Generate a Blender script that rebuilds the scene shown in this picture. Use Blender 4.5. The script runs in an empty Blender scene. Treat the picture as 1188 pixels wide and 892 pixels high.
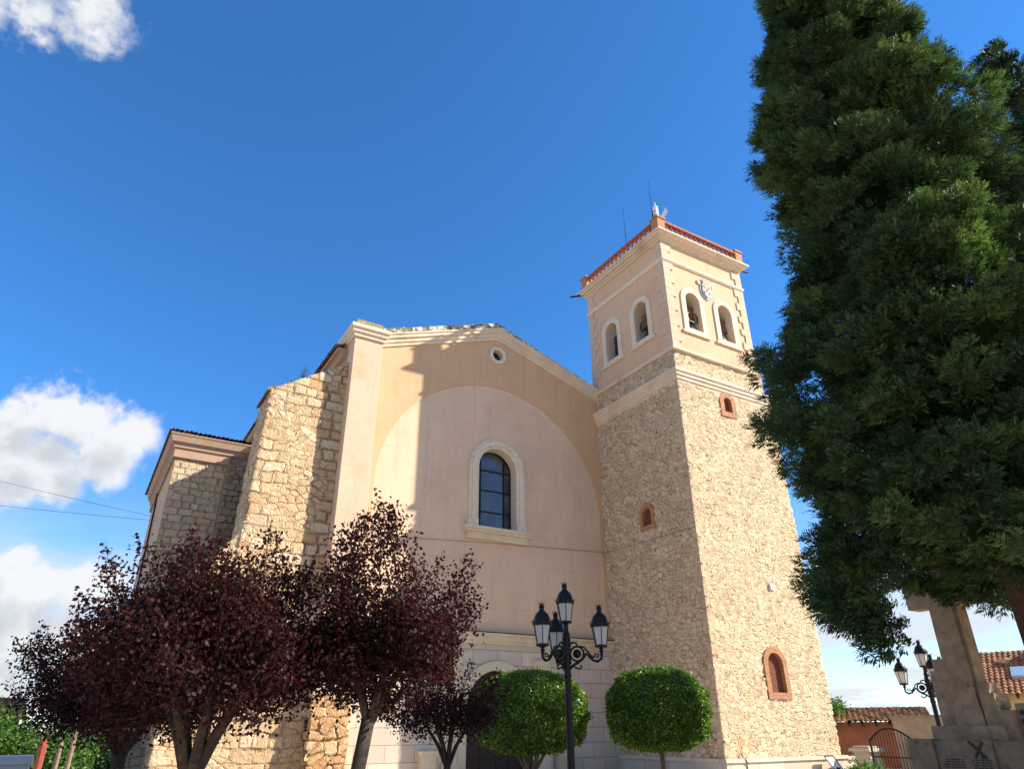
import bpy, bmesh, math, random
import numpy as np
from mathutils import Vector, Matrix
from mathutils.geometry import tessellate_polygon
random.seed(7); rng = np.random.default_rng(11)
SC = bpy.context.scene; COL = SC.collection; R = math.radians; PI = math.pi

# ------------------------------------------------------------------ camera, sky, sun, exposure
cam_d = bpy.data.cameras.new('camera'); cam = bpy.data.objects.new('camera', cam_d); COL.objects.link(cam); SC.camera = cam
cam_d.sensor_width = 36.0; cam_d.lens = 795.0/1188.0*36.0; cam_d.clip_start = 0.05; cam_d.clip_end = 2000
def cam_axes(yaw, pit, roll):
    fw = Vector((math.sin(yaw)*math.cos(pit), math.cos(yaw)*math.cos(pit), math.sin(pit)))
    rt = Vector((math.cos(yaw), -math.sin(yaw), 0)); up = rt.cross(fw)
    return rt*math.cos(roll)+up*math.sin(roll), up*math.cos(roll)-rt*math.sin(roll), fw
_r, _u, _f = cam_axes(R(30.98), R(26.70), R(-0.34))
cam.matrix_world = Matrix(((_r.x, _u.x, -_f.x, 0), (_r.y, _u.y, -_f.y, 0), (_r.z, _u.z, -_f.z, 1.6), (0, 0, 0, 1)))
SUN_AZ, SUN_EL = R(120.8), R(32.9)
SUNV = Vector((math.sin(SUN_AZ)*math.cos(SUN_EL), math.cos(SUN_AZ)*math.cos(SUN_EL), math.sin(SUN_EL)))
sun_d = bpy.data.lights.new('sun', 'SUN'); sun_d.energy = 5.0; sun_d.angle = R(0.5); sun_d.color = (1.0, 0.91, 0.76)
sun = bpy.data.objects.new('sun', sun_d); COL.objects.link(sun); sun.rotation_euler = SUNV.to_track_quat('Z', 'Y').to_euler(); sun.location = (30, -10, 40)
SC.view_settings.view_transform = 'Standard'; SC.view_settings.look = 'None'; SC.view_settings.gamma = 1; SC.view_settings.use_curve_mapping = False
SC.view_settings.exposure = 0.98
SKY = 0.122
world = bpy.data.worlds.new('World'); SC.world = world; world.use_nodes = True
def build_world():
    nt = world.node_tree; N = nt.nodes; L = nt.links; N.clear()
    def n(t, **k):
        o = N.new(t)
        for a, b in k.items(): setattr(o, a, b)
        return o
    def mth(op, a, b=None, c=None, clamp=False):
        o = n('ShaderNodeMath', operation=op, use_clamp=clamp)
        for i, v in enumerate((a, b, c)):
            if v is None: continue
            if isinstance(v, (int, float)): o.inputs[i].default_value = v
            else: L.new(v, o.inputs[i])
        return o.outputs[0]
    def vm(op, a, b=None, s=None):
        o = n('ShaderNodeVectorMath', operation=op)
        for i, v in enumerate((a, b)):
            if v is None: continue
            if isinstance(v, (tuple, Vector)): o.inputs[i].default_value = v
            else: L.new(v, o.inputs[i])
        if s is not None: o.inputs['Scale'].default_value = s
        return o.outputs['Value'] if op == 'DISTANCE' else o.outputs[0]
    out = n('ShaderNodeOutputWorld'); bg = n('ShaderNodeBackground'); bg.inputs[1].default_value = SKY; L.new(bg.outputs[0], out.inputs[0])
    sky = n('ShaderNodeTexSky', sky_type='NISHITA', sun_disc=False); sky.sun_elevation = SUN_EL; sky.sun_rotation = SUN_AZ
    sky.air_density = 0.85; sky.dust_density = 0.0; sky.ozone_density = 4.0; sky.altitude = 900
    tc = n('ShaderNodeTexCoord'); D = vm('NORMALIZE', tc.outputs['Generated'])
    # cumulus: azimuth (deg from +Y), elevation, angular radius
    BL = [(-16.3,45.4,.060),(-13.4,46.4,.055),(-19.0,45.6,.06),(-11.3,45.4,.012),(-14.8,43.6,.016),(-18.6,43.4,.024),
          (-5.7,19.9,.046),(-3.2,19.9,.050),(-0.3,19.5,.046),(-4.9,17.2,.053),(-7.6,17.7,.060),(-1.6,17.3,.042),(-3.7,15.4,.034),(-6.2,15.2,.034),
          (-3.7,8.1,.056),(-1.0,8.6,.040),(-4.6,10.6,.020),(-4.8,5.4,.074),(-1.5,5.0,.061),(1.0,8.9,.026),(3,6,.05),
          (-30,22,.12),(-45,12,.15),(100,25,.16),(150,35,.2),(200,20,.25),(240,40,.2),(285,25,.2),(320,18,.15)]
    def density(Dv):
        nz = n('ShaderNodeTexNoise'); nz.inputs['Scale'].default_value = 9; nz.inputs['Detail'].default_value = 9; nz.inputs['Roughness'].default_value = .62; L.new(Dv, nz.inputs['Vector'])
        nz2 = n('ShaderNodeTexNoise'); nz2.inputs['Scale'].default_value = 26; nz2.inputs['Detail'].default_value = 7; nz2.inputs['Roughness'].default_value = .6; L.new(Dv, nz2.inputs['Vector'])
        wv = vm('SCALE', vm('SUBTRACT', nz2.outputs['Color'], (.5, .5, .5)), s=.045)
        Dw = vm('ADD', Dv, wv)
        acc = None
        for bi, (a, e, r) in enumerate(BL):
            st = .55 if bi < 6 else 1.0; r = r*(1.0 if bi < 6 or bi > 22 else 1.08)
            a, e = R(a), R(e); c = Vector((math.sin(a)*math.cos(e), math.cos(a)*math.cos(e), math.sin(e)))
            d = mth('MULTIPLY_ADD', vm('DISTANCE', Dw, c), -st/r, st)
            if acc is None: acc = d
            else:
                o = n('ShaderNodeMath', operation='SMOOTH_MAX'); L.new(acc, o.inputs[0]); L.new(d, o.inputs[1]); o.inputs[2].default_value = .25; acc = o.outputs[0]
        acc = mth('MAXIMUM', acc, -1.2)
        q = mth('MULTIPLY_ADD', mth('SUBTRACT', nz.outputs[0], .5), .9, acc)
        return mth('MULTIPLY_ADD', mth('SUBTRACT', nz2.outputs[0], .5), 1.5, q)
    d0 = density(D)
    d1 = density(vm('NORMALIZE', vm('ADD', D, tuple(SUNV*0.03+Vector((0, 0, .018))))))
    def mapr(v, a, b, c=0, d=1, kind='SMOOTHSTEP'):
        o = n('ShaderNodeMapRange', interpolation_type=kind); L.new(v, o.inputs[0])
        for i, q in zip((1, 2, 3, 4), (a, b, c, d)): o.inputs[i].default_value = q
        return o.outputs[0]
    alpha = mapr(d0, .0, .55)
    shade = mapr(d1, .15, 1.0)
    def mix(f, a, b):
        o = n('ShaderNodeMix', data_type='RGBA')
        for i, v in ((0, f), (6, a), (7, b)):
            if isinstance(v, (int, float)): o.inputs[i].default_value = v
            elif isinstance(v, tuple): o.inputs[i].default_value = v
            else: L.new(v, o.inputs[i])
        return o.outputs[2]
    W = (3.9, 3.95, 4.0, 1); G = (2.7, 2.85, 3.1, 1)
    ccol = mix(shade, W, G)
    # deeper sky away from the sun, as a polarised phone picture shows it
    gm = n('ShaderNodeMix', data_type='RGBA', blend_type='MULTIPLY'); gm.inputs[0].default_value = 1; L.new(sky.outputs[0], gm.inputs[6]); gm.inputs[7].default_value = (0.41, .90, 1.20, 1)
    base = gm.outputs[2]
    se0 = n('ShaderNodeSeparateXYZ'); L.new(D, se0.inputs[0]); L.new(mapr(se0.outputs[2], -.02, .42), gm.inputs[0])
    # thin stratus veil near the horizon (plane projection)
    sep = n('ShaderNodeSeparateXYZ'); L.new(D, sep.inputs[0])
    inv = mth('DIVIDE', 1.0, mth('ADD', mth('MAXIMUM', sep.outputs[2], 0.0), .10))
    cmb = n('ShaderNodeCombineXYZ'); L.new(mth('MULTIPLY', sep.outputs[0], inv), cmb.inputs[0]); L.new(mth('MULTIPLY', sep.outputs[1], inv), cmb.inputs[1]); cmb.inputs[2].default_value = 3.7
    nv = n('ShaderNodeTexNoise'); nv.inputs['Scale'].default_value = .9; nv.inputs['Detail'].default_value = 8; nv.inputs['Roughness'].default_value = .58; L.new(cmb.outputs[0], nv.inputs['Vector'])
    band = mapr(sep.outputs[2], .07, .30, 1, 0)
    veil = mth('MULTIPLY', mapr(nv.outputs[0], .34, .54), band)
    base = mix(mth('MULTIPLY', veil, .92), base, (3.3, 3.42, 3.6, 1))
    L.new(mix(mth('MULTIPLY', alpha, .97), base, ccol), bg.inputs[0])
    world.cycles.sampling_method = 'MANUAL'; world.cycles.sample_map_resolution = 512
build_world()

# ------------------------------------------------------------------ mesh helpers
class MB:
    def __init__(s): s.v = []; s.f = []
    def add(s, vs, fs):
        o = len(s.v); s.v += [tuple(p) for p in vs]; s.f += [tuple(i+o for i in f) for f in fs]; return s
    def quad(s, a, b, c, d): return s.add([a, b, c, d], [(0, 1, 2, 3)])
    def box(s, x0, x1, y0, y1, z0, z1, t=0):
        v = [(x0, y0, z0), (x1, y0, z0), (x1, y1, z0), (x0, y1, z0), (x0+t, y0+t, z1), (x1-t, y0+t, z1), (x1-t, y1-t, z1), (x0+t, y1-t, z1)]
        return s.add(v, [(0, 3, 2, 1), (4, 5, 6, 7), (0, 1, 5, 4), (1, 2, 6, 5), (2, 3, 7, 6), (3, 0, 4, 7)])
    def tube(s, pts, r, n=8, caps=True):
        pts = [Vector(p) for p in pts]; m = len(pts); rr = r if isinstance(r, (list, tuple)) else [r]*m
        vs = []; ref = None
        for i, p in enumerate(pts):
            t = (pts[min(i+1, m-1)]-pts[max(i-1, 0)])
            t = t.normalized() if t.length > 1e-9 else Vector((0, 0, 1))
            if ref is None: ref = t.orthogonal().normalized()
            else:
                ref = ref - t*ref.dot(t); ref = ref.normalized() if ref.length > 1e-6 else t.orthogonal().normalized()
            b = t.cross(ref)
            for k in range(n):
                a = 2*PI*k/n; vs.append(p+(ref*math.cos(a)+b*math.sin(a))*rr[i])
        fs = [(i*n+k, i*n+(k+1) % n, (i+1)*n+(k+1) % n, (i+1)*n+k) for i in range(m-1) for k in range(n)]
        if caps: fs += [tuple(range(n-1, -1, -1)), tuple(range((m-1)*n, m*n))]
        return s.add(vs, fs)
    def lathe(s, prof, c, n=16, rot=0):
        vs = [(c[0]+r*math.cos(rot+2*PI*k/n), c[1]+r*math.sin(rot+2*PI*k/n), c[2]+z) for r, z in prof for k in range(n)]; m = len(prof)
        fs = [(i*n+k, i*n+(k+1) % n, (i+1)*n+(k+1) % n, (i+1)*n+k) for i in range(m-1) for k in range(n)]
        fs += [tuple(range(n-1, -1, -1)), tuple(range((m-1)*n, m*n))]
        return s.add(vs, fs)
    def plate(s, outer, holes, to3, d0, d1):
        """slab cut from a 2D outline with holes; to3(u, v, d) maps to space, d0 front, d1 back"""
        loops = [outer]+list(holes)
        flat = [p for l in loops for p in l]
        tri = tessellate_polygon([[Vector((p[0], p[1], 0)) for p in l] for l in loops])
        nv = len(flat)
        vs = [to3(u, v, d0) for u, v in flat]+[to3(u, v, d1) for u, v in flat]
        fs = [tuple(t) for t in tri]+[tuple(i+nv for i in reversed(t)) for t in tri]
        o = 0
        for l in loops:
            k = len(l)
            for i in range(k): fs.append((o+i, o+(i+1) % k, nv+o+(i+1) % k, nv+o+i))
            o += k
        return s.add(vs, fs)
    def sweep(s, path, prof, closed=False):
        """moulding: prof = (out, up) pairs, path = [(pos, outward), ...]"""
        m = len(prof); vs = []
        for p, o in path:
            p = Vector(p); o = Vector(o)
            for a, b in prof: vs.append(p+o*a+Vector((0, 0, b)))
        k = len(path); fs = []
        for i in range(k if closed else k-1):
            j = (i+1) % k
            for q in range(m-1): fs.append((i*m+q, j*m+q, j*m+q+1, i*m+q+1))
            fs.append((i*m+m-1, j*m+m-1, j*m, i*m))
        if not closed: fs += [tuple(range(m)), tuple(range((k-1)*m, k*m))]
        return s.add(vs, fs)
    def patch(s, a, b, c, d, nu, nv, keep=None):
        a, b, c, d = map(Vector, (a, b, c, d)); vs = []; fs = []
        for j in range(nv+1):
            t = j/nv; p = a.lerp(d, t); q = b.lerp(c, t)
            for i in range(nu+1): vs.append(p.lerp(q, i/nu))
        for j in range(nv):
            for i in range(nu):
                f = (j*(nu+1)+i, j*(nu+1)+i+1, (j+1)*(nu+1)+i+1, (j+1)*(nu+1)+i)
                if keep is None or keep((vs[f[0]]+vs[f[2]])/2): fs.append(f)
        return s.add(vs, fs)
def base_of(o):
    p = Vector((0, 0, 0))
    while o is not None: p += o.location; o = o.parent
    return p
def props(o, label=None, cat=None, group=None, kind=None):
    for k, v in (('label', label), ('category', cat), ('group', group), ('kind', kind)):
        if v: o[k] = v
    return o
def thing(name, label, cat, loc=(0, 0, 0), group=None):
    o = bpy.data.objects.new(name, None); COL.objects.link(o); o.location = loc; o.empty_display_size = .3
    return props(o, label, cat, group)
def build(name, mb, mat, parent=None, smooth=False, weld=False, origin=None, normals=True):
    off = base_of(parent) if parent else Vector(origin or (0, 0, 0))
    me = bpy.data.meshes.new(name)
    me.from_pydata([(v[0]-off.x, v[1]-off.y, v[2]-off.z) for v in mb.v], [], mb.f)
    if weld or normals:
        bm = bmesh.new(); bm.from_mesh(me)
        if weld: bmesh.ops.remove_doubles(bm, verts=bm.verts, dist=.004)
        if normals: bmesh.ops.recalc_face_normals(bm, faces=bm.faces)
        bm.to_mesh(me); bm.free()
    if smooth: me.polygons.foreach_set('use_smooth', [True]*len(me.polygons))
    me.materials.append(mat)
    o = bpy.data.objects.new(name, me); COL.objects.link(o)
    if parent: o.parent = parent
    else: o.location = off
    return o
def smooth_by_angle(o, deg=35):
    me = o.data; bm = bmesh.new(); bm.from_mesh(me)
    for e in bm.edges: e.smooth = len(e.link_faces) == 2 and e.calc_face_angle(0) < R(deg)
    for f in bm.faces: f.smooth = True
    bm.to_mesh(me); bm.free(); return o
def quads_np(name, V, mat, parent=None, tint=None, origin=None):
    """V: (n,4,3) world quads -> one mesh; tint: per-quad float stored as leaf_tint"""
    off = base_of(parent) if parent else Vector(origin or (0, 0, 0))
    V = V-np.array(off)[None, None]; k = len(V)
    me = bpy.data.meshes.new(name); me.vertices.add(4*k); me.vertices.foreach_set('co', V.reshape(-1).astype(np.float32))
    me.loops.add(4*k); me.loops.foreach_set('vertex_index', np.arange(4*k, dtype=np.int32))
    me.polygons.add(k); me.polygons.foreach_set('loop_start', np.arange(0, 4*k, 4, dtype=np.int32)); me.polygons.foreach_set('loop_total', np.full(k, 4, np.int32))
    me.update(calc_edges=True)
    if tint is not None:
        at = me.attributes.new('leaf_tint', 'FLOAT', 'FACE'); at.data.foreach_set('value', np.asarray(tint, np.float32))
    me.materials.append(mat); o = bpy.data.objects.new(name, me); COL.objects.link(o)
    if parent: o.parent = parent
    else: o.location = off
    return o
def arch_pts(x0, x1, zb, zs, n=20):
    c = (x0+x1)/2; r = (x1-x0)/2
    return [(x0, zb), (x1, zb)]+[(c+r*math.cos(PI*i/n), zs+r*math.sin(PI*i/n)) for i in range(n+1)]
FX = lambda u, v, d: (u, d, v)          # wall facing the plaza: u = x, v = z, depth = y
SX = lambda u, v, d: (d, u, v)          # side wall: u = y, v = z, depth = x

# ------------------------------------------------------------------ materials
class G:
    def __init__(s, name, rough=.85):
        s.m = bpy.data.materials.new(name); s.m.use_nodes = True; s.nt = s.m.node_tree; s.N = s.nt.nodes; s.L = s.nt.links
        s.b = s.N['Principled BSDF']; s.b.inputs['Roughness'].default_value = rough; s.b.inputs['Specular IOR Level'].default_value = .3
        s.out = s.N['Material Output']
    def n(s, t, **k):
        o = s.N.new(t)
        for a, b in k.items(): setattr(o, a, b)
        return o
    def put(s, sock, v):
        if isinstance(v, (int, float)): sock.default_value = v
        elif isinstance(v, (tuple, list)): sock.default_value = (*v, 1) if (len(v) == 3 and sock.type == 'RGBA') else v
        else: s.L.new(v, sock)
    def co(s): return s.n('ShaderNodeTexCoord').outputs['Object']
    def uv(s, su=1, sv=1):        # wall coordinates (x+y, z): continuous round square corners
        x = s.n('ShaderNodeSeparateXYZ'); s.L.new(s.co(), x.inputs[0]); c = s.n('ShaderNodeCombineXYZ')
        s.L.new(s.mth('MULTIPLY', s.mth('ADD', x.outputs[0], x.outputs[1]), su), c.inputs[0]); s.L.new(s.mth('MULTIPLY', x.outputs[2], sv), c.inputs[1]); return c.outputs[0]
    def mth(s, op, a, b=None, c=None, clamp=False):
        o = s.n('ShaderNodeMath', operation=op, use_clamp=clamp)
        for i, v in enumerate((a, b, c)):
            if v is not None: s.put(o.inputs[i], v)
        return o.outputs[0]
    def vadd(s, a, b, sc):
        m = s.n('ShaderNodeVectorMath', operation='MULTIPLY_ADD'); s.put(m.inputs[0], b); m.inputs[1].default_value = (sc,)*3; s.put(m.inputs[2], a); return m.outputs[0]
    def noise(s, scale, detail=5, rough=.6, vec=None, col=False):
        o = s.n('ShaderNodeTexNoise'); o.inputs['Scale'].default_value = scale; o.inputs['Detail'].default_value = detail; o.inputs['Roughness'].default_value = rough
        s.L.new(vec if vec is not None else s.co(), o.inputs['Vector']); return o.outputs['Color' if col else 'Fac']
    def vor(s, scale, vec, feat='F1', rnd=1.0, dim='3D', out='Distance'):
        o = s.n('ShaderNodeTexVoronoi', feature=feat, voronoi_dimensions=dim); o.inputs['Scale'].default_value = scale; o.inputs['Randomness'].default_value = rnd
        s.L.new(vec, o.inputs['Vector']); return o.outputs[out]
    def mr(s, v, a, b, c=0., d=1., kind='SMOOTHSTEP'):
        o = s.n('ShaderNodeMapRange', interpolation_type=kind); s.put(o.inputs[0], v)
        for i, q in zip((1, 2, 3, 4), (a, b, c, d)): o.inputs[i].default_value = q
        return o.outputs[0]
    def mix(s, f, a, b, mode='MIX'):
        o = s.n('ShaderNodeMix', data_type='RGBA', blend_type=mode); s.put(o.inputs[0], f); s.put(o.inputs[6], a); s.put(o.inputs[7], b); return o.outputs[2]
    def ramp(s, v, stops):
        o = s.n('ShaderNodeValToRGB'); e = o.color_ramp.elements
        while len(e) < len(stops): e.new(.5)
        for i, (p, c) in enumerate(stops): e[i].position = p; e[i].color = (*c, 1)
        s.put(o.inputs[0], v); return o.outputs[0]
    def bump(s, h, dist=.02, strength=1.0):
        o = s.n('ShaderNodeBump'); o.inputs['Strength'].default_value = strength; o.inputs['Distance'].default_value = dist; s.put(o.inputs['Height'], h); s.L.new(o.outputs[0], s.b.inputs['Normal'])
    def disp(s, h, scale, mid=.5):
        o = s.n('ShaderNodeDisplacement'); o.inputs['Scale'].default_value = scale; o.inputs['Midlevel'].default_value = mid; s.put(o.inputs['Height'], h); s.L.new(o.outputs[0], s.out.inputs['Displacement'])
        s.m.displacement_method = 'BOTH'
    def base(s, c): s.put(s.b.inputs['Base Color'], c); return s
M = {}
def mat_plaster(name, c, stain=None, amt=.25, lines=0., cell=.6, rough=.9):
    g = G(name, rough); big = g.noise(.35, 6, .65); sm = g.noise(7, 6, .7)
    a = tuple(x*(1-amt) for x in c); b = tuple(min(1, x*(1+amt*.5)) for x in c)
    col = g.mix(g.mr(big, .3, .7), a, b); col = g.mix(g.mr(sm, .35, .75, 0, .30), col, tuple(x*.80 for x in c))
    if stain: col = g.mix(g.mr(g.noise(.55, 5, .6), .52, .72, 0, .75), col, stain)
    # rain streaks: noise stretched along z
    mp = g.n('ShaderNodeMapping'); g.L.new(g.co(), mp.inputs[0]); mp.inputs['Scale'].default_value = (2.2, 2.2, .18)
    col = g.mix(g.mr(g.noise(1.6, 6, .65, mp.outputs[0]), .48, .76, 0, .42), col, tuple(x*.66 for x in c))
    h = sm
    if lines:
        br = g.n('ShaderNodeTexBrick'); g.L.new(g.vadd(g.uv(), g.noise(1.3, 4, .6, col=True), .09), br.inputs['Vector'])
        br.inputs['Scale'].default_value = 1; br.inputs['Brick Width'].default_value = 1.1; br.inputs['Row Height'].default_value = cell; br.inputs['Mortar Size'].default_value = .012; br.inputs['Mortar Smooth'].default_value = .6
        k = g.mth('MULTIPLY', br.outputs['Fac'], g.mr(g.noise(.9, 4), .40, .62)); col = g.mix(g.mth('MULTIPLY', k, lines), col, tuple(x*.55 for x in c)); h = g.mth('MULTIPLY_ADD', k, -.5, sm)
    g.base(col); g.bump(h, .012, .6); M[name] = g.m
def mat_rubble(name, scale, cols, mortar, disp=.05, squash=1.25, mort_w=.10, dark=.0, ashlar=None, ash_at=(.40, .55), rough_amt=.55, bury_to=.35, small=0):
    """rubble masonry: voronoi stones in a mortar bed, passing into roughly coursed blocks where ashlar is given; relief is real displacement plus bump"""
    g = G(name, .93); v0 = g.uv(1, squash)
    v = g.vadd(v0, g.noise(scale*.7, 4, .6, col=True), .42/scale); v = g.vadd(v, g.noise(scale*2.2, 4, .6, col=True), .20/scale)
    de = g.vor(scale, v, 'DISTANCE_TO_EDGE', .95, '2D'); cell = g.vor(scale, v, 'F1', .95, '2D', 'Color')
    if small:       # patches of smaller packing stones
        fs = g.mr(g.noise(1.7, 4, .6), .53, .56); d2 = g.mth('MULTIPLY', g.vor(scale*small, v, 'DISTANCE_TO_EDGE', 1, '2D'), 1.25)
        de = g.mth('ADD', g.mth('MULTIPLY', de, g.mth('SUBTRACT', 1., fs)), g.mth('MULTIPLY', d2, fs)); cell = g.mix(fs, cell, g.vor(scale*small, v, 'F1', 1, '2D', 'Color'))
    sep = g.n('ShaderNodeSeparateColor'); g.L.new(cell, sep.inputs[0]); r0, r1, r2 = sep.outputs[0], sep.outputs[1], sep.outputs[2]
    fl = g.mr(g.noise(.8, 4), .35, .65, mort_w*.4, mort_w*1.7)          # mortar laid on thicker here, thinner there
    m = g.n('ShaderNodeMapRange', interpolation_type='SMOOTHSTEP'); g.L.new(de, m.inputs[0]); m.inputs[1].default_value = .0; g.L.new(fl, m.inputs[2]); isst = m.outputs[0]
    crack = g.mr(de, 0, .05, 1, 0)
    if ashlar:
        w, h = ashlar; x = g.vadd(g.vadd(g.uv(), g.noise(.9, 3, .5, col=True), .30), g.noise(4.5, 4, .6, col=True), .12)
        br = g.n('ShaderNodeTexBrick', offset=.43, squash=.62, squash_frequency=3, offset_frequency=2); g.L.new(x, br.inputs['Vector']); br.inputs['Scale'].default_value = 1
        br.inputs['Brick Width'].default_value = w; br.inputs['Row Height'].default_value = h; br.inputs['Mortar Size'].default_value = .05; br.inputs['Mortar Smooth'].default_value = .8; br.inputs['Bias'].default_value = 0
        br.inputs['Color1'].default_value = (0, 0, 0, 1); br.inputs['Color2'].default_value = (1, 1, 1, 1); br.inputs['Mortar'].default_value = (.5, .5, .5, 1)
        sb = g.n('ShaderNodeSeparateColor'); g.L.new(br.outputs['Color'], sb.inputs[0]); q = sb.outputs[0]
        f = g.mr(g.noise(.42, 3, .5), ash_at[0], ash_at[1])
        lerp = lambda p, r: g.mth('ADD', g.mth('MULTIPLY', p, g.mth('SUBTRACT', 1., f)), g.mth('MULTIPLY', r, f))
        isst = lerp(isst, g.mr(br.outputs['Fac'], .35, .95, 1, 0)); crack = lerp(crack, g.mr(br.outputs['Fac'], .75, 1.0, 0, 1))
        r0 = lerp(r0, q); r1 = lerp(r1, g.mth('FRACT', g.mth('MULTIPLY', q, 7.3))); r2 = lerp(r2, g.mth('FRACT', g.mth('MULTIPLY', q, 3.7)))
    stone = g.ramp(r0, cols); mid = cols[len(cols)//2][1]
    stone = g.mix(g.mr(g.noise(9, 6, .7), .3, .75, 0, .6), stone, tuple(x*.66 for x in mid))
    stone = g.mix(g.mr(g.noise(24, 5, .7), .45, .7, 0, .5), stone, tuple(min(.9, x*1.4) for x in mid))
    bury = g.mr(r1, .45, .8, 1., bury_to)                                # some stones almost buried in mortar
    mort = g.mix(g.noise(5, 6, .7), tuple(x*.74 for x in mortar), tuple(min(.9, x*1.18) for x in mortar))
    col = g.mix(g.mth('MULTIPLY', isst, bury), mort, stone)
    if dark: col = g.mix(g.mth('MULTIPLY', crack, g.mr(g.noise(2.5, 4), .36, .62, 0, dark)), col, tuple(x*.28 for x in mortar))
    col = g.mix(g.mr(g.noise(.28, 5), .38, .68, 0, .35), col, tuple(x*.76 for x in mortar))
    g.base(col)
    hgt = g.mth('ADD', g.mth('MULTIPLY', isst, g.mth('MULTIPLY_ADD', r2, .6, .3)), g.mth('MULTIPLY', g.noise(4.5, 5, .6), rough_amt))
    hgt = g.mth('MULTIPLY_ADD', g.noise(13, 6, .7), rough_amt*.7, hgt)
    g.disp(hgt, disp, .8); M[name] = g.m
def mat_blocks(name, c, joint, w=1.15, h=.56, rough=.8):
    g = G(name, rough); br = g.n('ShaderNodeTexBrick'); g.L.new(g.uv(), br.inputs['Vector']); br.inputs['Scale'].default_value = 1
    br.inputs['Brick Width'].default_value = w; br.inputs['Row Height'].default_value = h; br.inputs['Mortar Size'].default_value = .012; br.inputs['Mortar Smooth'].default_value = .2; br.inputs['Bias'].default_value = 0
    br.inputs['Color1'].default_value = (*[x*.88 for x in c], 1); br.inputs['Color2'].default_value = (*[min(1, x*1.1) for x in c], 1); br.inputs['Mortar'].default_value = (*joint, 1)
    col = g.mix(g.mr(g.noise(1.2, 6, .7), .35, .75, 0, .35), br.outputs['Color'], tuple(x*.7 for x in c)); g.base(col)
    g.bump(g.mth('MULTIPLY_ADD', br.outputs['Fac'], -1.2, g.mth('MULTIPLY', g.noise(12, 5), .3)), .012, .8); M[name] = g.m
def mat_brick(name, c, joint, w=.24, h=.075, rough=.85):
    g = G(name, rough); br = g.n('ShaderNodeTexBrick'); g.L.new(g.uv(), br.inputs['Vector']); br.inputs['Scale'].default_value = 1
    br.inputs['Brick Width'].default_value = w; br.inputs['Row Height'].default_value = h; br.inputs['Mortar Size'].default_value = .010; br.inputs['Bias'].default_value = 0
    br.inputs['Color1'].default_value = (*[x*.75 for x in c], 1); br.inputs['Color2'].default_value = (*[x*1.2 for x in c], 1); br.inputs['Mortar'].default_value = (*joint, 1)
    g.base(g.mix(g.mr(g.noise(9, 5), .3, .75, 0, .5), br.outputs['Color'], tuple(x*.65 for x in c))); g.bump(g.mth('MULTIPLY', br.outputs['Fac'], -1.), .01, .8); M[name] = g.m
def mat_plain(name, c, rough=.6, metal=0., var=.25, scale=6, c2=None, spots=None, spot_at=(.55, .65), bumpd=.006):
    g = G(name, rough); g.b.inputs['Metallic'].default_value = metal; nz = g.noise(scale, 6, .65)
    col = g.mix(g.mr(nz, .3, .72), tuple(x*(1-var) for x in c), c2 or tuple(min(1, x*(1+var*.6)) for x in c))
    if spots: col = g.mix(g.mr(g.noise(scale*.7, 6, .68), spot_at[0], spot_at[1]), col, spots)
    g.base(col)
    if bumpd: g.bump(g.noise(scale*3, 5, .7), bumpd, .6)
    M[name] = g.m; return g
def mat_leaf(name, c0, c1, c2, trans=.35, rough=.5, spec=.3, tcol=None):
    g = G(name, rough); g.b.inputs['Specular IOR Level'].default_value = spec
    at = g.n('ShaderNodeAttribute', attribute_name='leaf_tint'); col = g.ramp(at.outputs['Fac'], [(0, c0), (.55, c1), (1, c2)]); g.base(col)
    t = g.n('ShaderNodeBsdfTranslucent'); g.put(t.inputs[0], g.mix(1.0, col, tcol or (1.6, 1.9, .9), 'MULTIPLY'))
    mx = g.n('ShaderNodeMixShader'); mx.inputs[0].default_value = trans; g.L.new(g.b.outputs[0], mx.inputs[1]); g.L.new(t.outputs[0], mx.inputs[2]); g.L.new(mx.outputs[0], g.out.inputs[0]); M[name] = g.m
mat_plaster('panel_plaster', (.75, .54, .372), (.66, .45, .295), .10, .45, .62)
mat_plaster('ochre_plaster', (.67, .43, .245), (.60, .37, .19), .08)
mat_plaster('belfry_plaster', (.71, .475, .30), (.64, .40, .25), .06)
mat_plaster('pilaster_plaster', (.68, .50, .355), (.56, .38, .20), .08, .25, .62)
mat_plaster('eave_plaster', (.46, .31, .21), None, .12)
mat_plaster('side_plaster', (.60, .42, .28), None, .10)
mat_plaster('cream_trim', (.70, .60, .43), (.52, .42, .28), .10)
mat_plaster('cornice_trim', (.74, .62, .47), (.50, .38, .26), .10)
mat_plaster('quoin_plaster', (.68, .50, .35), None, .08)
mat_plaster('interior_plaster', (.60, .54, .44), None, .1)
mat_plain('weathered_trim', (.74, .63, .48), .9, 0, .12, 5, None, (.38, .28, .18), (.60, .74))
mat_plain('parapet_stone', (.20, .17, .10), .95, 0, .45, 5, None, (.70, .61, .48), (.50, .54), .02)
mat_plain('lichen_stone', (.30, .25, .13), .95, 0, .4, 9, None, (.55, .45, .32), (.55, .62), .02)
mat_rubble('tower_rubble', 3.7, [(0, (.60, .25, .10)), (.07, (.38, .27, .165)), (.2, (.52, .385, .235)), (.45, (.65, .505, .325)), (.7, (.73, .59, .40)), (1, (.84, .72, .53))], (.78, .62, .42), .10, 1.25, .115, .4, None, rough_amt=.75, bury_to=.45, small=1.8)
mat_rubble('buttress_rubble', 2.8, [(0, (.60, .28, .10)), (.10, (.54, .37, .20)), (.4, (.66, .50, .31)), (.7, (.74, .61, .42)), (1, (.82, .73, .57))], (.56, .38, .22), .11, 1.4, .11, .6, (.80, .43), (.38, .56), rough_amt=.9, bury_to=.5)
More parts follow.
